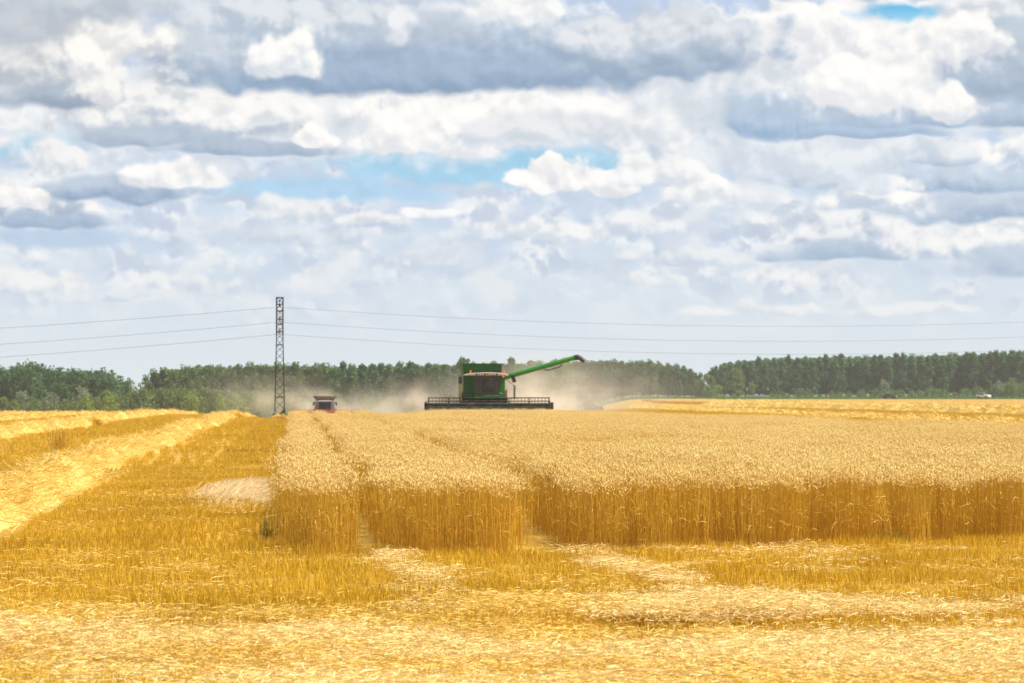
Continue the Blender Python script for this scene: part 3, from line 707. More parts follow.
# hedge below the left wood
px = 96.0
while px < 292:
    bush(px, 575 + rng.normal(0, 3), np.interp(px, [96, 150, 180, 200, 290], [394, 391, 388, 391, 394]) + rng.normal(0, 1.2), HDG, 'olive green bush in the hedge below the left wood', 'hedge bushes below the left wood', href=6.6, sx=.8)
    px += rng.uniform(7, 11)
for px in (300, 322, 345, 366, 388, 412): bush(px + rng.normal(0, 3), 575, 397 + rng.normal(0, 2), HDG, 'dusty bush half hidden in the haze beside the far harvester', 'bushes in the dust by the far harvester', href=6.6, sx=.85)
for px, top, lab in ((86, 398, 'bright lime green bush at the left, under the silvery willows'), (109, 397, 'round lime green bush right of its brightest neighbour'), (192, 396, 'lime green bush in the left hedge, leftmost of its four bright bushes'),
        (222, 397, 'yellow green bush in the middle of the left hedge'), (238, 398, 'low yellow green bush just left of the pylon side of the hedge'), (258, 400, 'last yellow green bush of the hedge beside the lattice pylon')):
    bush(px, 556, top - 1.5, LIM, lab, None, href=5.4, sx=.9)
for px, top, lab in ((22, 392, 'grey green willow at the far left edge of the clump'), (50, 393, 'silvery willow in front of the dark trees, second from the left'), (82, 388, 'tall silvery willow behind the bright lime bush')):
    bush(px, 572, top, WIL, lab, None, 'willow_tree', 7.1, .8, 'tree')
for px, top in ((4, 398), (14, 401), (34, 397), (66, 400), (74, 402)): bush(px, 566, top, HDG, 'dark bush at the foot of the far left trees', 'bushes at the foot of the far left trees', href=6.6, sx=.75)
# right: bushes along the foot of the wood, the yellow green tree and the silver tree
px = 772.0
while px < 1060:
    big = np.interp(px, [780, 900, 925, 945, 960, 985, 1000, 1024], [391.5, 390.5, 387, 389, 391, 389, 386, 385])
    bush(px, 880 + rng.normal(0, 3), big + rng.normal(0, 1.3), BSH, 'green bush along the foot of the right-hand wood', 'bushes along the foot of the right-hand wood', href=3.3, sx=rng.uniform(.7, 1.0)); px += rng.uniform(7, 13)
bush(737, 866, 368, YEL, 'yellow green tree standing out before the dark right-hand wood', None, 'leafy_tree', 13.3, .95, 'tree')
bush(718, 864, 385, LIM, 'yellow green bush left of the yellow green tree', None, 'bush', 5.4, 1.2)
bush(752, 862, 383, [YEL[0]], 'small yellow green tree leaning on the right of the taller one', None, 'leafy_tree', 13.3, 1.0, 'tree')
bush(884, 874, 380, WIL, 'silvery grey tree halfway up the dark wood on the right', None, 'willow_tree', 7.1, .75, 'tree')
for px, top in ((998, 381), (1012, 379)): bush(px, 876, top, WIL if px < 1005 else HDG, 'pale grey topped bush low on the right-hand wood' if px < 1005 else 'tall rounded bush at the right edge of the wood', None, 'bush', 7.1 if px < 1005 else 6.6, .7)

for px_, top in ((699, 379), (706, 375), (712, 377)): bush(px_, 884, top, HDG, 'olive bush closing the gap between the middle and the right-hand wood', 'bushes in the gap between the woods', href=6.6, sx=.6)

# green verge at the foot of the right-hand wood
a = Acc(); n = 60000
y = un(832, 905, n); x = un(15, 190, n)
h = un(.25, .75, n)
slivers(a, np.stack([x, y, terrain(x, y)], 1), np.stack([rng.normal(0, .3, n), rng.normal(0, .3, n), np.ones(n)], 1), h, np.full(n, .3))
tag(link('grass_verge', a.mesh('grass_verge', [m_grn])), 'green grass verge at the foot of the right-hand wood', 'grass', kind='stuff')

# ------------------------------------------------------------------ mesh parts for machines
class MB:
    def __init__(s): s.bm = bmesh.new()
    def _x(s, geom, M): bmesh.ops.transform(s.bm, matrix=M, verts=geom); return s
    def box(s, c, size, rot=(0, 0, 0), bev=.02):
        b2 = bmesh.new(); bmesh.ops.create_cube(b2, size=1); bmesh.ops.scale(b2, vec=size, verts=b2.verts)
        bev = min(bev, min(size) * .3)
        if bev > .002: bmesh.ops.bevel(b2, geom=b2.edges[:], offset=bev, segments=1, affect='EDGES')
        bmesh.ops.transform(b2, matrix=Matrix.Translation(c) @ Euler(rot).to_matrix().to_4x4(), verts=b2.verts)
        return s._merge(b2)
    def _merge(s, b2):
        me = bpy.data.meshes.new('t'); b2.to_mesh(me); b2.free(); s.bm.from_mesh(me); bpy.data.meshes.remove(me); return s
    def tube(s, p0, p1, r0, r1=None, k=10):
        r1 = r0 if r1 is None else r1; p0, p1 = Vector(p0), Vector(p1); d = p1 - p0
        b2 = bmesh.new(); bmesh.ops.create_cone(b2, cap_ends=True, segments=k, radius1=r0, radius2=r1, depth=d.length)
        bmesh.ops.transform(b2, matrix=Matrix.Translation((p0 + p1) / 2) @ d.to_track_quat('Z', 'Y').to_matrix().to_4x4(), verts=b2.verts)
        return s._merge(b2)
    def path(s, pts, r, k=8):
        for a_, b_ in zip(pts, pts[1:]): s.tube(a_, b_, r, None, k)
        return s
    def prism(s, pts, axis, a0, a1, bev=.02):
        """extrude a closed outline along an axis ('x': outline in y,z; 'y': outline in x,z)"""
        b2 = bmesh.new()
        mk = (lambda p, a: (a, p[0], p[1])) if axis == 'x' else (lambda p, a: (p[0], a, p[1]))
        A = [b2.verts.new(mk(p, a0)) for p in pts]; B = [b2.verts.new(mk(p, a1)) for p in pts]; n = len(pts)
        b2.faces.new(A); b2.faces.new(B[::-1])
        for i in range(n): b2.faces.new((A[i], B[i], B[(i + 1) % n], A[(i + 1) % n]))
        bmesh.ops.recalc_face_normals(b2, faces=b2.faces)
        if bev > .002: bmesh.ops.bevel(b2, geom=b2.edges[:], offset=bev, segments=1, affect='EDGES')
        return s._merge(b2)
    def loft(s, r0, r1, thick=0):
        """open four-sided funnel between two rings of four points"""
        b2 = bmesh.new(); A = [b2.verts.new(p) for p in r0]; B = [b2.verts.new(p) for p in r1]
        for i in range(4): b2.faces.new((A[i], A[(i + 1) % 4], B[(i + 1) % 4], B[i]))
        bmesh.ops.solidify(b2, geom=b2.faces[:], thickness=thick or .04)
        return s._merge(b2)
    def ball(s, c, r, sc=(1, 1, 1)):
        b2 = bmesh.new(); bmesh.ops.create_icosphere(b2, subdivisions=2, radius=r); bmesh.ops.scale(b2, vec=sc, verts=b2.verts)
        bmesh.ops.translate(b2, vec=c, verts=b2.verts); return s._merge(b2)
    def wheel(s, c, r, w, r_in, lugs=0):
        """tyre: a ring with a hollow middle, axis along x, and tread bars"""
        b2 = bmesh.new(); k = 28; prof = [(-.42, r_in), (-.5, r_in + (r - r_in) * .5), (-.44, r * .95), (-.3, r), (.3, r), (.44, r * .95), (.5, r_in + (r - r_in) * .5), (.42, r_in)]
        rings = [[b2.verts.new((c[0] + x * w, c[1] + q * math.cos(2*math.pi*i/k), c[2] + q * math.sin(2*math.pi*i/k))) for x, q in prof] for i in range(k)]
        for i in range(k):
            A, B = rings[i], rings[(i + 1) % k]
            for j in range(len(prof)): b2.faces.new((A[j], A[(j+1) % len(prof)], B[(j+1) % len(prof)], B[j]))
        bmesh.ops.recalc_face_normals(b2, faces=b2.faces); s._merge(b2)
        for i in range(lugs):
            th = 2 * math.pi * i / lugs; sgn = 1 if i % 2 else -1
            s.box((c[0] + sgn * w * .23, c[1] + (r + .01) * math.cos(th), c[2] + (r + .01) * math.sin(th)), (w * .46, .07, .06), (th - math.pi/2, 0, sgn * .35), 0)
        return s
    def build(s, name, m, parent=None, label=None):
        me = bpy.data.meshes.new(name); s.bm.to_mesh(me); s.bm.free(); me.materials.append(m)
        o = part(name, me, parent) if parent else link(name, me)
        if label: o['label'] = label
        return o
def root(name, x, y, rz, label, cat, dz=0.0, group=None):
    o = bpy.data.objects.new(name, None); COL.objects.link(o); o.location = (x, y, gz(x, y) + dz); o.rotation_euler = (0, 0, rz)
    return tag(o, label, cat, group)

p_green = paint('green paint', (.008, .135, .014), .03); p_green2 = paint('bright green paint', (.025, .25, .03), .06)
p_yel = paint('yellow paint', (.75, .55, .02), .12); p_blk = paint('black steel', (.012, .012, .014), .12, .5); p_dark = paint('dark grime', (.035, .03, .025), .35, .7)
p_grey = paint('grey paint', (.34, .32, .29), .25); p_white = paint('white paint', (.75, .74, .70), .15); p_red = paint('red paint', (.55, .05, .03), .2)
p_rub = mat('rubber', (.02, .02, .02), .85); p_org = mat('orange lens', (.8, .16, .03), .3); p_rlens = mat('red lens', (.6, .03, .02), .3)
p_lamp = mat('lamp glass', (.85, .85, .85), .2); p_steel = mat('weathered steel', (.035, .035, .04), .7, .1); p_tan = paint('dusty cream', (.6, .55, .42), .3)
p_seat = mat('seat cloth', (.03, .03, .03), .9); p_wire = mat('wire', (.30, .31, .33), .5, .3); p_navy = paint('navy paint', (.02, .025, .06), .1, .25); p_car = paint('white car paint', (.8, .8, .8), .05, .25)
def glassmat(name, dust, tint):
    m = bpy.data.materials.new(name); m.use_nodes = True; t = m.node_tree; t.nodes.remove(t.nodes['Principled BSDF'])
    tr = N('ShaderNodeBsdfTransparent', t); tr.inputs[0].default_value = (*tint, 1)
    df = N('ShaderNodeBsdfDiffuse', t); df.inputs[0].default_value = (.38, .27, .16, 1); gl = N('ShaderNodeBsdfGlossy', t); gl.inputs['Roughness'].default_value = .05
    co = N('ShaderNodeTexCoord', t).outputs['Object']
    a_ = N('ShaderNodeMixShader', t); lk(M_('MULTIPLY', MR(NOISE(co, 1.6, 5, .6, t).outputs['Fac'], .3, .7, .6, 1.5, t), dust, tree=t), a_.inputs[0], t); lk(tr.outputs[0], a_.inputs[1], t); lk(df.outputs[0], a_.inputs[2], t)
    b_ = N('ShaderNodeMixShader', t); b_.inputs[0].default_value = .035; lk(a_.outputs[0], b_.inputs[1], t); lk(gl.outputs[0], b_.inputs[2], t)
    lk(b_.outputs[0], t.nodes['Material Output'].inputs[0], t); return m
m_glass = glassmat('dusty cab glass', .09, (.86, .80, .70)); m_glassd = glassmat('dark glass', .03, (.10, .10, .11))

# ------------------------------------------------------------------ green combine harvester
cx, cy = px2x(486.5, 196), 196.0
g = root('combine_harvester', cx, cy, ROT_ROW, 'green combine harvester with raised unloading auger cutting the wheat', 'combine harvester', .06)
b = MB()                                                                 # hull behind the cab
b.prism([(1.6, .95), (1.6, 3.05), (6.4, 3.1), (7.6, 2.5), (7.8, 1.3), (6.6, .95)], 'x', -1.5, 1.2, .06)
b.build('body', p_green, g)
MB().box((-.15, 3.2, .85), (1.3, 6.0, .4)).box((-.15, .9, 1.25), (2.6, .5, .35)).box((-.15, 5.9, .55), (2.4, .25, .2)).build('chassis', p_dark, g)
b = MB(); z0, z1 = 3.06, 3.84                                            # open grain tank with upright extensions
b.loft([(-1.50, 1.35, z0), (1.12, 1.35, z0), (1.12, 4.6, z0), (-1.50, 4.6, z0)], [(-1.57, 1.15, z1), (1.16, 1.15, z1), (1.16, 4.8, z1), (-1.57, 4.8, z1)], .05)
gt = b.build('grain_tank', p_green, g)
MB().box((-.2, 3, 3.08), (2.6, 3.2, .04), bev=0).build('tank_floor', p_dark, gt)
cab = MB()
cab.box((-1.24, .75, 2.2), (.74, 1.5, 1.62), bev=.05)                    # left flank panel
cab.box((1.07, .85, 2.2), (.46, 1.3, 1.62), bev=.05)                     # right flank
cab.box((-.02, -.02, 1.5), (1.76, 1.5, .26), bev=.05)                    # floor and lower sill
cab.build('cab', p_green, g)
MB().box((-.02, 1.62, 2.35), (1.76, .1, 1.4)).build('rear_wall', mat('cab lining', (.30, .20, .11), .9), g)
MB().box((1.12, .12, 2.12), (.34, .06, 1.3)).box((.92, -.1, 1.75), (.36, .06, .12), (0, .35, 0)).build('side_panel', p_green2, g, 'brighter green side panel')
fr = MB()
for xx in (-.88, .84): fr.tube((xx, -.62, 1.62), (xx * 1.02, -.55, 3.02), .045)
fr.tube((-.88, -.62, 1.62), (.84, -.62, 1.62), .045).build('cab_frame', p_green, g)
gl = MB(); gl.loft([(-.85, -.66, 1.66), (.81, -.66, 1.66), (.81, 1.5, 1.66), (-.85, 1.5, 1.66)], [(-.86, -.60, 3.0), (.82, -.60, 3.0), (.82, 1.5, 3.0), (-.86, 1.5, 3.0)], .015)
gl.build('cab_window', m_glass, g)
rf = MB(); rf.prism([(-1.66, 2.98), (-1.5, 3.08), (-.9, 3.17), (-.02, 3.21), (.9, 3.17), (1.38, 3.08), (1.5, 2.98)], 'y', -.85, 1.12, .03)
roof = rf.build('cab_roof', p_tan, g)
for xx in (-.62, -.46, -.30, .20, .36, .52): MB().tube((xx, -.91, 3.07), (xx, -.84, 3.07), .058).build('work_light', p_lamp, roof)
MB().box((-.05, -.88, 3.07), (1.5, .03, .15), bev=0).build('light_bar', p_blk, roof)
em = MB(); em.prism([(-.16, 3.07), (-.12, 3.17), (0, 3.2), (.12, 3.17), (.16, 3.07), (.10, 2.98), (-.10, 2.98)], 'y', -.95, -.92, .008)
emb = em.build('emblem', p_yel, roof)
dr = MB(); dr.prism([(-.09, 3.08), (-.03, 3.10), (.03, 3.12), (.05, 3.16), (.08, 3.17), (.10, 3.13), (.06, 3.10), (.05, 3.05), (.08, 3.01), (.03, 3.05), (-.04, 3.05), (-.09, 3.02), (-.06, 3.06)], 'y', -.957, -.951, 0).build('emblem_figure', p_green, emb)
for xx in (-1.13, 1.16): MB().tube((xx, -.3, 3.12), (xx, -.3, 3.17), .06).tube((xx, -.3, 3.17), (xx, -.3, 3.36), .075, .06).build('beacon', p_org, roof)
MB().ball((1.08, -.9, 2.90), .085, (1, .6, 1)).build('turn_signal', p_org, g); MB().box((1.36, -.1, 1.85), (.12, .08, .34)).build('tail_lamp', p_rlens, g)
mi = MB(); mi.path([(-1.5, -.6, 3.05), (-1.85, -.8, 3.0), (-1.85, -.8, 2.85)], .03).build('mirror_arm', p_blk, g)
mi = MB(); mi.box((-1.85, -.82, 2.68), (.26, .1, .52), (0, .05, 0), .04).build('mirror', p_blk, g)
mi = MB(); mi.path([(1.4, -.6, 3.05), (1.72, -.8, 3.02)], .035).build('mirror_arm', p_blk, g)
mi = MB(); mi.box((1.80, -.82, 2.78), (.26, .1, .55), (0, -.3, 0), .05).build('mirror', p_blk, g)
ld = MB()
for yy in (-.3, .25): ld.tube((-1.75, yy, 1.15), (-1.75, yy, 2.6), .03)
for zz in (1.2, 1.5, 1.8): ld.box((-1.75, 0, zz), (.06, .55, .04))
ld.build('ladder', p_yel, g)
rl = MB(); rl.box((1.65, .1, 1.42), (.75, 1.0, .06)).path([(1.92, -.35, 1.42), (1.94, -.35, 2.3)], .045).path([(1.94, -.35, 2.28), (1.6, -.3, 2.5), (1.36, -.2, 2.75)], .022).path([(1.92, .5, 1.42), (1.92, .5, 2.3), (1.94, -.35, 2.28)], .025)
rl.build('railing', p_dark, g)
for xx in (-1.42, 1.12):
    w = MB().wheel((xx, .95, .92), .92, .72, .44, 36).build('wheel', p_rub, g)
    MB().tube((xx - .26, .95, .92), (xx + .26, .95, .92), .45, k=20).tube((xx - .3, .95, .92), (xx + .3, .95, .92), .16).build('rim', p_yel, w)
for xx in (-1.25, .95):
    w = MB().wheel((xx, 5.9, .62), .62, .45, .30, 28).build('wheel', p_rub, g)
    MB().tube((xx - .16, 5.9, .62), (xx + .16, 5.9, .62), .31, k=18).build('rim', p_yel, w)
au = MB()
au.path([(1.1, 2.6, 2.55), (1.28, 2.5, 2.92)], .24, 14)
au.tube((1.2, 2.5, 2.82), (6.35, 2.2, 4.26), .19, .165, 14)
ag = au.build('unloading_auger', p_green2, g)
MB().path([(4.2, 2.28, 3.42), (4.5, 2.26, 3.38), (5.3, 2.24, 3.62), (5.45, 2.22, 3.8)], .035).build('brace', p_blk, ag)
MB().tube((6.3, 2.2, 4.245), (6.62, 2.19, 4.29), .19, .19, 12).tube((6.58, 2.19, 4.3), (7.02, 2.17, 4.0), .19, .14, 12).build('spout', p_blk, ag)
MB().prism([(.7, 1.5), (.9, .9), (-1.3, .25), (-1.35, .95)], 'x', -.85, .75, .04).build('feeder_house', p_dark, g)
# cutting header, 8.9 m wide
hd = MB(); hd.prism([(-1.30, .18), (-1.30, .92), (-1.42, .92), (-1.42, .32), (-2.35, .14), (-2.35, .10)], 'x', -4.4, 4.4, .01)
h_ = hd.build('header', paint('straw covered green paint', (.03, .2, .03), .45, .6, (.55, .42, .18)), g)
MB().tube((-4.36, -1.36, .98), (4.36, -1.36, .98), .10).build('back_beam', p_blk, h_)
MB().tube((-4.3, -1.72, .55), (4.3, -1.72, .55), .22, k=14).build('auger', p_dark, h_)
for sgn in (-1, 1):
    MB().prism([(-1.2, .15), (-1.2, .98), (-1.7, 1.02), (-2.3, .6), (-3.15, .12), (-2.6, .08)], 'x', sgn * 4.40 - .05, sgn * 4.40 + .05, .015).build('divider', p_green2, h_)
    MB().box((sgn * 4.34, -1.95, 1.06), (.1, 1.4, .14), (.18, 0, 0)).box((sgn * 4.44, -2.5, .92), (.2, .34, .5), bev=.05).build('reel_arm', p_blk, h_)
rb = MB(); rc, rr = (-2.5, 1.02), .44
rb.tube((-4.3, rc[0], rc[1]), (4.3, rc[0], rc[1]), .10)
for k in range(6):
    th = R(90 + 60 * k); yy, zz = rc[0] + rr * math.cos(th), rc[1] + rr * math.sin(th)
    rb.tube((-4.28, yy, zz), (4.28, yy, zz), .035, k=6)
reel = rb.build('reel', p_blk, h_); h_.scale.x = .97
rs = MB()
for xx in np.linspace(-4.25, 4.25, 7):
    for k in range(6):
        th = R(90 + 60 * k); rs.tube((xx, rc[0], rc[1]), (xx, rc[0] + rr * math.cos(th), rc[1] + rr * math.sin(th)), .028, k=5)
rs.build('spokes', p_blk, reel)
tn = MB()
for k in range(6):
    th = R(90 + 60 * k); yy, zz = rc[0] + rr * math.cos(th), rc[1] + rr * math.sin(th)
    for xx in np.arange(-4.2, 4.21, .24): tn.tube((xx, yy, zz), (xx, yy + .05, zz - .28), .024 if k == 0 else .012, .010, 4)
tn.build('tines', p_blk, reel)
ct = MB(); ct.box((0, -2.38, .12), (8.7, .1, .04))
for xx in np.arange(-4.3, 4.31, .15): ct.tube((xx, -2.4, .12), (xx, -2.55, .11), .018, .004, 4)
ct.build('cutter_bar', p_steel, h_)
# inside the cab
st = MB().box((.05, .55, 1.95), (.55, .5, .16), bev=.05).box((.05, .85, 2.35), (.55, .16, .8), bev=.06).build('seat', p_seat, g)
sw = MB().path([(.05 + .2 * math.cos(t_), -.02 - .08 * math.sin(t_), 2.25 + .18 * math.sin(t_)) for t_ in np.linspace(0, 2 * math.pi, 15)], .018, 6).tube((.05, -.15, 1.7), (.05, -.02, 2.24), .03).build('steering_wheel', p_blk, g)

# driver
def skin_mesh(name, pts, edges, m, parent=None, sub=2):
    me = bpy.data.meshes.new(name); me.from_pydata([p[:3] for p in pts], edges, []); me.materials.append(m)
    o = part(name, me, parent) if parent else link(name, me)
    sk_ = o.modifiers.new('skin', 'SKIN'); sk_.use_smooth_shade = True
    for i, p in enumerate(pts): me.skin_vertices[0].data[i].radius = (p[3], p[4] if len(p) > 4 else p[3])
    me.skin_vertices[0].data[0].use_root = True
    o.modifiers.new('sub', 'SUBSURF').levels = sub; o.modifiers['sub'].render_levels = sub
    return o
m_skin = mat('skin', (.45, .25, .17), .6); m_shirt = mat('blue shirt', (.06, .25, .42), .85); m_jean = mat('dark trousers', (.03, .04, .07), .9); m_hair = mat('hair', (.03, .02, .012), .8)
def driver(parent_loc, rz, off):
    P_ = [(0, 0, .08, .13, .16), (0, .02, .30, .12, .15), (0, .02, .48, .13, .18), (0, .01, .60, .06), (0, -.01, .69, .075), (0, -.02, .77, .085), (0, -.01, .86, .07),
          (.19, .02, .50, .06), (.27, -.08, .28, .045), (.17, -.34, .32, .035), (.15, -.41, .34, .04), (-.19, .02, .50, .06), (-.27, -.08, .28, .045), (-.17, -.34, .32, .035), (-.15, -.41, .34, .04),
          (.10, -.12, .06, .085), (.13, -.44, .06, .06), (.13, -.46, -.32, .042), (.13, -.58, -.36, .04), (-.10, -.12, .06, .085), (-.13, -.44, .06, .06), (-.13, -.46, -.32, .042), (-.13, -.58, -.36, .04)]
    E_ = [(0, 1), (1, 2), (2, 3), (3, 4), (4, 5), (5, 6), (2, 7), (7, 8), (8, 9), (9, 10), (2, 11), (11, 12), (12, 13), (13, 14), (0, 15), (15, 16), (16, 17), (17, 18), (0, 19), (19, 20), (20, 21), (21, 22)]
    for s_ in (1, -1):                                   # five fingers on each hand, curled over the wheel rim
        h0 = 10 if s_ == 1 else 14; hx = .15 * s_
        for k, (dx, dl) in enumerate(((.032, .06), (.012, .075), (-.010, .07), (-.03, .055))):
            n0 = len(P_); P_ += [(hx + dx, -.45, .355, .011), (hx + dx, -.45 - dl * .6, .35, .0095), (hx + dx, -.44 - dl * .55, .31, .008)]; E_ += [(h0, n0), (n0, n0 + 1), (n0 + 1, n0 + 2)]
        n0 = len(P_); P_ += [(hx - .045 * s_, -.40, .34, .012), (hx - .055 * s_, -.44, .32, .010)]; E_ += [(h0, n0), (n0, n0 + 1)]
    o = skin_mesh('person', P_, E_, m_skin); M_rot = Matrix.Rotation(rz, 4, 'Z'); p = M_rot @ Vector(off)
    o.location = Vector(parent_loc) + p; o.rotation_euler = (0, 0, rz)
    skin_mesh('shirt', [(0, 0, .10, .145, .175), (0, .02, .30, .135, .165), (0, .02, .49, .145, .195), (0, .01, .575, .075), (.19, .02, .50, .075), (.25, -.05, .36, .065), (-.19, .02, .50, .075), (-.25, -.05, .36, .065)],
              [(0, 1), (1, 2), (2, 3), (2, 4), (4, 5), (2, 6), (6, 7)], m_shirt, o)
    skin_mesh('trousers', [(0, 0, .05, .14, .17), (.10, -.12, .06, .098), (.13, -.44, .06, .075), (.13, -.46, -.28, .055), (-.10, -.12, .06, .098), (-.13, -.44, .06, .075), (-.13, -.46, -.28, .055)],
              [(0, 1), (1, 2), (2, 3), (0, 4), (4, 5), (5, 6)], m_jean, o)
    MB().ball((0, .015, .835), .098, (.95, 1.0, .85)).build('hair', m_hair, o)
    fc = MB(); fc.prism([(-.095, .80), (-.125, .762), (-.095, .755)], 'x', -.014, .014, .004).box((0, -.098, .715), (.05, .012, .012), bev=.003)
    for s_ in (1, -1): fc.ball((s_ * .033, -.095, .795), .012, (1.2, .6, .7)); fc.ball((s_ * .088, -.01, .775), .03, (.35, .7, 1))
    fc.build('face', m_skin, o)
    return o
driver(g.location, ROT_ROW, (.30, .50, 1.98))
tag(bpy.data.objects['person'], 'person in a blue shirt sitting behind the cab glass of the green harvester', 'person')

# ------------------------------------------------------------------ far grey combine with a red header
fx, fy = px2x(325, 420), 420.0
g2 = root('combine_harvester', fx, fy, ROT_ROW, 'distant grey combine harvester with a wide red header, beside the lattice pylon', 'combine harvester', .25)
MB().prism([(1.3, .95), (1.3, 2.9), (6.2, 3.0), (7.2, 2.3), (7.2, 1.2), (6.2, .95)], 'x', -1.45, 1.45, .06).build('body', p_grey, g2)
MB().box((0, 3.0, .8), (1.4, 5.6, .4)).box((0, .8, 1.2), (2.5, .5, .35)).build('chassis', p_dark, g2)
hz2 = MB().loft([(-1.25, .9, 3.10), (1.25, .9, 3.10), (1.25, 4.3, 3.1), (-1.25, 4.3, 3.1)], [(-1.82, .3, 3.72), (1.82, .3, 3.72), (1.82, 4.9, 3.72), (-1.82, 4.9, 3.72)], .06).build('grain_tank', paint('brown tank', (.16, .12, .08), .3), g2)
MB().box((0, 2.6, 3.06), (2.7, 3.6, .08), bev=0).build('tank_floor', p_dark, hz2)
c2 = MB()
for s_ in (1, -1): c2.box((s_ * 1.17, .75, 2.2), (.62, 1.4, 1.5), bev=.05)
c2.box((0, .2, 1.42), (2.0, 1.5, .2)).box((0, 1.5, 2.2), (1.7, .1, 1.5)).build('cab', p_grey, g2)
MB().prism([(-1.05, 2.92), (-.9, 3.08), (.9, 3.08), (1.05, 2.92)], 'y', -.7, 1.0, .03).build('cab_roof', p_white, g2)
MB().loft([(-.82, -.55, 1.52), (.82, -.55, 1.52), (.82, 1.4, 1.52), (-.82, 1.4, 1.52)], [(-.84, -.5, 2.93), (.84, -.5, 2.93), (.84, 1.4, 2.93), (-.84, 1.4, 2.93)], .015).build('cab_window', m_glassd, g2)
MB().box((0, .8, 2.2), (.55, .2, .9), bev=.06).box((0, .55, 1.85), (.55, .5, .15), bev=.05).build('seat', p_seat, g2)
for s_ in (1, -1):
    MB().path([(s_ * 1.0, -.5, 2.9), (s_ * 1.6, -.6, 2.85)], .03).box((s_ * 1.66, -.6, 2.6), (.26, .1, .55), (0, -s_ * .25, 0), .04).build('mirror', p_blk, g2)
    w = MB().wheel((s_ * 1.35, .9, .9), .9, .7, .42, 30).build('wheel', p_rub, g2); MB().tube((s_ * 1.35 - .25, .9, .9), (s_ * 1.35 + .25, .9, .9), .43, k=18).build('rim', p_red, w)
    w = MB().wheel((s_ * 1.15, 5.7, .6), .6, .45, .3, 24).build('wheel', p_rub, g2); MB().tube((s_ * 1.15 - .16, 5.7, .6), (s_ * 1.15 + .16, 5.7, .6), .31, k=16).build('rim', p_red, w)
MB().prism([(.6, 1.4), (.8, .9), (-1.2, .3), (-1.25, .95)], 'x', -.8, .8, .04).build('feeder_house', p_dark, g2)
h2 = MB().prism([(-1.2, .18), (-1.2, 1.08), (-1.3, 1.08), (-1.3, .32), (-2.3, .14), (-2.3, .10)], 'x', -5.0, 5.0, .01).build('header', p_red, g2)
MB().tube((-4.95, -1.28, 1.12), (4.95, -1.28, 1.12), .09).build('back_beam', p_red, h2)
h2.location.z = .24
r2 = MB().tube((-4.9, -2.4, 1.15), (4.9, -2.4, 1.15), .08)
for k in range(6):
    th = R(90 + 60 * k); r2.tube((-4.9, -2.4 + .34 * math.cos(th), 1.15 + .34 * math.sin(th)), (4.9, -2.4 + .34 * math.cos(th), 1.15 + .34 * math.sin(th)), .035, k=6)
    for xx in np.linspace(-4.9, 4.9, 6): r2.tube((xx, -2.4, 1.15), (xx, -2.4 + .34 * math.cos(th), 1.15 + .34 * math.sin(th)), .03, k=5)
r2.build('reel', p_red, h2)
for s_ in (1, -1): MB().prism([(-1.1, .15), (-1.1, 1.1), (-1.9, 1.3), (-3.0, .12)], 'x', s_ * 5.0 - .06, s_ * 5.0 + .06, .015).build('divider', p_dark, h2)

# ------------------------------------------------------------------ tractor in the dust
tx, ty = px2x(592.5, 440), 440.0
t_ = root('tractor', tx, ty, ROT_ROW + .25, 'green tractor half hidden in the dust right of the green harvester', 'tractor')
MB().prism([(-2.2, 1.0), (-2.3, 1.5), (-2.0, 1.75), (-.2, 1.9), (-.2, 1.0)], 'x', -.42, .42, .06).build('hood', p_green, t_)
MB().box((0, -.3, .85), (.6, 3.6, .45)).build('chassis', p_dark, t_)
tcb = MB().box((0, .6, 1.25), (1.5, 1.5, .35)).box((0, .6, 2.86), (1.65, 1.7, .2), bev=.07)
for s_ in (1, -1):
    for yy in (-.1, 1.3): tcb.tube((s_ * .75, yy, 1.4), (s_ * .7, yy, 2.8), .05)
tcb.build('cab', p_green, t_)
MB().loft([(-.74, -.1, 1.42), (.74, -.1, 1.42), (.74, 1.3, 1.42), (-.74, 1.3, 1.42)], [(-.69, -.1, 2.77), (.69, -.1, 2.77), (.69, 1.3, 2.77), (-.69, 1.3, 2.77)], .015).build('cab_window', m_glass, t_)
for s_ in (1, -1):
    MB().tube((s_ * .25, -2.34, 1.45), (s_ * .25, -2.28, 1.45), .09).build('headlight', p_lamp, t_)
    for (xx, yy, rr_, ww) in ((.95, .8, .88, .55), (.85, -1.6, .62, .42)):
        w = MB().wheel((s_ * xx, yy, rr_), rr_, ww, rr_ * .5, 26).build('wheel', p_rub, t_); MB().tube((s_ * xx - ww * .35, yy, rr_), (s_ * xx + ww * .35, yy, rr_), rr_ * .51, k=18).build('rim', p_yel, w)
    MB().box((s_ * .95, .8, 1.85), (.5, 1.2, .06), bev=.02).build('fender', p_green, t_)

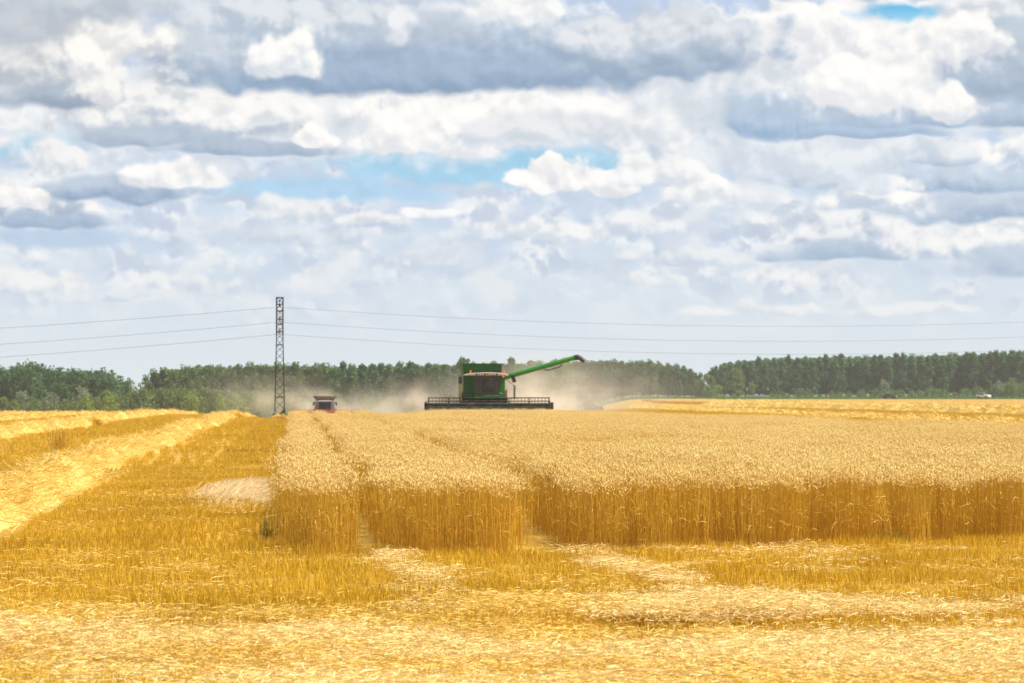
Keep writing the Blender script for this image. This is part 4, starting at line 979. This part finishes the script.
# ------------------------------------------------------------------ cars on the lane under the wood
def car(name, px, y, rz, pm, label, suv, dz):
    c = root(name, px2x(px, y), y, rz, label, 'car', dz)
    prof = [(-2.0, .35), (-2.05, .75), (-1.9, .95), (-1.0, 1.05), (1.9, 1.05), (2.05, .8), (2.0, .35)]
    MB().prism(prof, 'x', -.85, .85, .08).build('body', pm, c)
    if suv: cp = [(-1.1, 1.02), (-.45, 1.52), (1.5, 1.55), (1.95, 1.02)]
    else: cp = [(-1.15, 1.02), (-.3, 1.42), (.9, 1.42), (1.85, 1.02)]
    MB().prism(cp, 'x', -.70, .70, .05).build('cabin', pm, c)
    f = lambda p, k: [((q[0] - .35) * k + .35, (q[1] - 1.28) * k + 1.28) for q in p]
    for s_ in (1, -1): MB().prism(f(cp, .84), 'x', s_ * .705 - .008, s_ * .705 + .008, 0).build('side_window', m_glassd, c)
    a0, a1 = cp[0], cp[1]
    ang_ = math.atan2(a1[1] - a0[1], a1[0] - a0[0])
    MB().box((0, (a0[0] + a1[0]) / 2 - .02, (a0[1] + a1[1]) / 2 + .02), (1.2, math.hypot(a1[0] - a0[0], a1[1] - a0[1]) * .85, .015), (ang_, 0, 0), 0).build('windscreen', m_glassd, c)
    for s_ in (1, -1):
        MB().ball((s_ * .62, -2.0, .72), .13, (1.3, .5, .8)).build('headlight', p_lamp, c)
        for yy in (-1.3, 1.3):
            w = MB().wheel((s_ * .78, yy, .34), .34, .22, .2).build('wheel', p_rub, c); MB().tube((s_ * .78 - .09, yy, .34), (s_ * .78 + .09, yy, .34), .205, k=14).build('rim', p_steel, w)
    return c
car('parked_car', 983.5, 806, R(48), p_car, 'small white car passing behind the far field at the right', True, .28)
car('parked_car', 889.5, 806, R(70), p_navy, 'dark navy car below the silvery tree behind the far field', False, .12)
# pale concrete slab by the yellow green tree
MB().box((px2x(757, 860), 860, gz(px2x(757, 860), 860) + .55), (5.2, 2.0, 1.1), bev=.05).build('concrete_block', mat('concrete', (.42, .42, .44), .9), None)
tag(bpy.data.objects['concrete_block'], 'low pale concrete block right of the yellow green tree', 'block')

# ------------------------------------------------------------------ lattice pylon and its wires
YT = 240.0; XT = px2x(279.7, YT)
ZT = gz(XT, YT); zt = lambda py: CAM_H + (HORIZON - py) * YT / F_PX
HT = zt(297) - ZT
py_ = root('lattice_pylon', XT, YT, R(4), 'tall dark steel lattice pylon rising left of the far harvester', 'pylon')
wb, wt = .43, .27
wid = lambda z: wb + (wt - wb) * min(1, z / (HT * .68)) 
lg = {}
for sx in (1, -1):
    for sy in (1, -1):
        q = MB(); zs = [-.3, HT * .68, HT]
        for a0, a1 in zip(zs, zs[1:]): q.tube((sx * wid(max(0, a0)), sy * wid(max(0, a0)), a0), (sx * wid(a1), sy * wid(a1), a1), .055, k=4)
        q.build('leg', p_steel, py_)
br = MB(); z = .15; i = 0
while z < HT - .4:
    dz = 2.0 * wid(z) * .95; z2 = min(z + dz, HT - .05); w1, w2 = wid(z), wid(z2)
    for (ax, ay) in ((0, 1), (0, -1), (1, 0), (-1, 0)):
        for s_ in (1, -1):
            if ax == 0: br.tube((s_ * w1, ay * w1, z), (-s_ * w2, ay * w2, z2), .02, k=4)
            else: br.tube((ax * w1, s_ * w1, z), (ax * w2, -s_ * w2, z2), .02, k=4)
    z = z2
br.build('bracing', p_steel, py_)
rg = MB()
for z in [zt(p) - ZT for p in (297.6, 311, 324, 345, 397)]:
    w_ = wid(z)
    for s_ in (1, -1):
        rg.tube((-w_, s_ * w_, z), (w_, s_ * w_, z), .045, k=4).tube((s_ * w_, -w_, z), (s_ * w_, w_, z), .045, k=4)
rg.build('ring', p_steel, py_)
arms = []
for k, (p_, dy) in enumerate(((307.5, -1.4), (321.5, 1.5), (334.5, -1.4))):    # short arms towards and away from the camera, one per wire
    z = zt(p_) - ZT + .25; w_ = wid(z); s_ = 1 if dy > 0 else -1
    am = MB().tube((-w_, s_ * w_, z), (0, dy, z), .04, k=4).tube((w_, s_ * w_, z), (0, dy, z), .04, k=4).tube((0, s_ * w_, z + .35), (0, dy, z), .03, k=4).build('cross_arm', p_steel, py_)
    ins = MB().tube((0, dy, z), (0, dy, z - .25), .03)
    for j in range(3): ins.tube((0, dy, z - .06 - .07 * j), (0, dy, z - .09 - .07 * j),   .12, k=10)
    ins.build('insulator', p_steel, am)
    arms.append((XT - dy * math.sin(R(4)), YT + dy * math.cos(R(4)), ZT + z - .25))
def wire(anchor, right, left, label):
    b_ = MB(); A = np.array(anchor)
    for side, (pxe, pye, ye, pxm, pym) in ((1, right), (-1, left)):
        E = np.array([px2x(pxe, ye), ye, CAM_H + (HORIZON - pye) * ye / F_PX])
        tm = (pxm - 279.7) / (pxe - 279.7); straight = A[2] + (E[2] - A[2]) * tm
        ym = A[1] + (E[1] - A[1]) * tm; zm = CAM_H + (HORIZON - pym) * ym / F_PX
        sag = (straight - zm) / (4 * tm * (1 - tm))
        pts = [tuple(A + (E - A) * s_ - np.array([0, 0, 4 * sag * s_ * (1 - s_)])) for s_ in np.linspace(0, 1, 25)]
        b_.path(pts, .017, 5)
    o = b_.build('power_wire', p_wire, None); tag(o, label, 'power wire')
wire(arms[0], (1180, 314, 262, 712, 326), (-420, 346, 235, 0, 328), 'topmost of the three wires leaving the lattice pylon')
wire(arms[1], (1180, 329, 262, 712, 341), (-420, 362, 235, 0, 344), 'middle of the three wires leaving the lattice pylon')
wire(arms[2], (1180, 342, 262, 712, 354), (-420, 376, 235, 0, 357), 'lowest of the three wires leaving the lattice pylon')
# straw heap and shrubs at the pylon's foot
a = Acc(); n = 2500; th = un(0, 6.283, n); r_ = np.sqrt(un(0, 1, n))
hx, hy = px2x(281, 236), 236.0
x = hx + .72 * r_ * np.cos(th); y = hy + .5 * r_ * np.sin(th); z = terrain(x, y) + .42 * (1 - r_ ** 2.5)
ribbons(a, np.stack([x, y, z], 1), np.stack([rng.normal(0, 1, n), rng.normal(0, 1, n), rng.normal(0, .4, n)], 1), un(.2, .5, n), np.full(n, .03), np.full(n, .08), 0, .05)
tag(link('straw_heap', a.mesh('straw_heap', [m_straw])), 'low heap of straw lying against the foot of the lattice pylon', 'straw heap')
SHB = crown_tree(.9, .35, .0, 'dome', 18, 24, .13, m_grn)
tree('shrub', SHB, px2x(274, 237), 237, 'dark green shrub at the left leg of the lattice pylon', 'shrub', s=.75)
tree('shrub', SHB, px2x(284.5, 242), 242, 'dark green shrub at the right leg of the lattice pylon', 'shrub', s=1.15)
# small straw clods on the left windrows
for (px_, Y_, s_, lab) in ((94, 150, .5, 'small brown clump of straw on the second left windrow'), (237, 205, .6, 'small straw clump beyond the nearest windrow, left of the pylon')):
    a = Acc(); n = 700; th = un(0, 6.283, n); r_ = np.sqrt(un(0, 1, n)); x = px2x(px_, Y_) + s_ * r_ * np.cos(th); y = Y_ + s_ * r_ * np.sin(th)
    ribbons(a, np.stack([x, y, terrain(x, y) + .4 * (1 - r_ ** 2)], 1), rng.normal(size=(n, 3)), un(.15, .4, n), np.full(n, .03), np.full(n, .05), 0, .05)
    tag(link('straw_clump', a.mesh('straw_clump', [m_stub])), lab, 'straw clump')

# ------------------------------------------------------------------ dust
def dust(name, lo, hi, blobs, dens, label, ns):
    b_ = MB().box(tuple((np.array(lo) + np.array(hi)) / 2), tuple(np.array(hi) - np.array(lo)), bev=0)
    m = bpy.data.materials.new(name); m.use_nodes = True; t = m.node_tree; t.nodes.remove(t.nodes['Principled BSDF'])
    geo = N('ShaderNodeNewGeometry', t).outputs['Position']
    wv = VM('SUBTRACT', NOISE(geo, .14, 2, .5, t).outputs['Color'], (.5, .5, .5), tree=t)
    wp_ = VM('MULTIPLY_ADD', wv, (9, 9, 5), geo, tree=t); tot = None
    for (c_, r_, d_) in blobs:
        q = VM('MULTIPLY', VM('SUBTRACT', wp_, c_, tree=t), tuple(1 / x for x in r_), tree=t)
        dd = VM('DOT_PRODUCT', q, q, tree=t).node.outputs['Value']
        e = M_('MULTIPLY', M_('EXPONENT', M_('MULTIPLY', dd, -1.0, tree=t), tree=t), d_, tree=t)
        tot = e if tot is None else M_('ADD', tot, e, tree=t)
    nz = NOISE(VM('MULTIPLY', geo, (1, .6, 1.3), tree=t), ns, 5, .62, t).outputs['Fac']
    # nothing of it reaches the faces of its box
    s3 = N('ShaderNodeSeparateXYZ', t); lk(geo, s3.inputs[0], t); fade = None
    for k_ in range(3):
        mrg = (2.0, 2.0, .5)[k_]
        for (e0, e1) in ((lo[k_], lo[k_] + mrg), (hi[k_], hi[k_] - mrg * (2 if k_ == 2 else 1))):
            if k_ == 2 and e0 == lo[2]: continue
            f_ = MR(s3.outputs[k_], e0, e1, tree=t); fade = f_ if fade is None else M_('MULTIPLY', fade, f_, tree=t)
    tot = M_('MULTIPLY', M_('MULTIPLY', M_('MULTIPLY', tot, MR(nz, .42, .64, .03, 2.3, t), tree=t), fade, tree=t), dens, tree=t)
    v = N('ShaderNodeVolumePrincipled', t); v.inputs['Color'].default_value = (.95, .90, .79, 1); v.inputs['Anisotropy'].default_value = .2
    lk(tot, v.inputs['Density'], t); lk(v.outputs[0], t.nodes['Material Output'].inputs['Volume'], t)
    o = b_.build(name, m, None); tag(o, label, 'dust', kind='stuff'); return o
X2 = lambda px_, Y_: px2x(px_, Y_)
dust('dust_cloud', (-26, 203, -3), (34, 330, 8.5), [
    ((X2(407, 230), 230, .4), (3.0, 14, 1.4), 1.5), ((X2(428, 225), 225, 1.1), (1.6, 12, 1.0), .8), ((X2(515, 225), 225, 1.0), (4.0, 14, 1.9), 1.0), ((X2(545, 235), 235, .9), (3.9, 18, 2.0), 1.35),
    ((X2(565, 250), 250, 2.1), (4.0, 22, 2.2), .42), ((X2(622, 290), 290, 1.2), (4.5, 24, 2.6), .15), ((X2(650, 300), 300, .3), (6, 22, 2.4), .10), ((X2(545, 300), 300, -.6), (4, 24, 1.8), .7)],
    .029, 'tan dust cloud drifting right behind the green harvester', .42)
dust('dust_plume', (-62, 434, -6), (-4, 545, 9), [
    ((X2(345, 455), 455, -1.4), (4, 16, 1.7), 1.1), ((X2(303, 462), 462, -.8), (5, 18, 2.0), .9), ((X2(385, 460), 460, -1.5), (4.5, 18, 1.6), .6), ((X2(280, 470), 470, .4), (7, 22, 2.6), .28), ((X2(250, 490), 490, 2.0), (7, 22, 2.6), .16), ((X2(330, 470), 470, .4), (5, 20, 1.8), .35)],
    .028, 'tan dust plume rising behind the distant grey harvester', .26)

# ------------------------------------------------------------------ summer haze
hb = MB().box((0, 4300, 5.5), (12400, 9800, 27), bev=0)
m = bpy.data.materials.new('haze'); m.use_nodes = True; t = m.node_tree; t.nodes.remove(t.nodes['Principled BSDF'])
v = N('ShaderNodeVolumePrincipled', t); v.inputs['Color'].default_value = (.88, .92, 1, 1); v.inputs['Density'].default_value = .00013
lk(v.outputs[0], t.nodes['Material Output'].inputs['Volume'], t)
tag(hb.build('haze', m), 'thin bluish summer haze over the whole field', 'haze', kind='stuff')
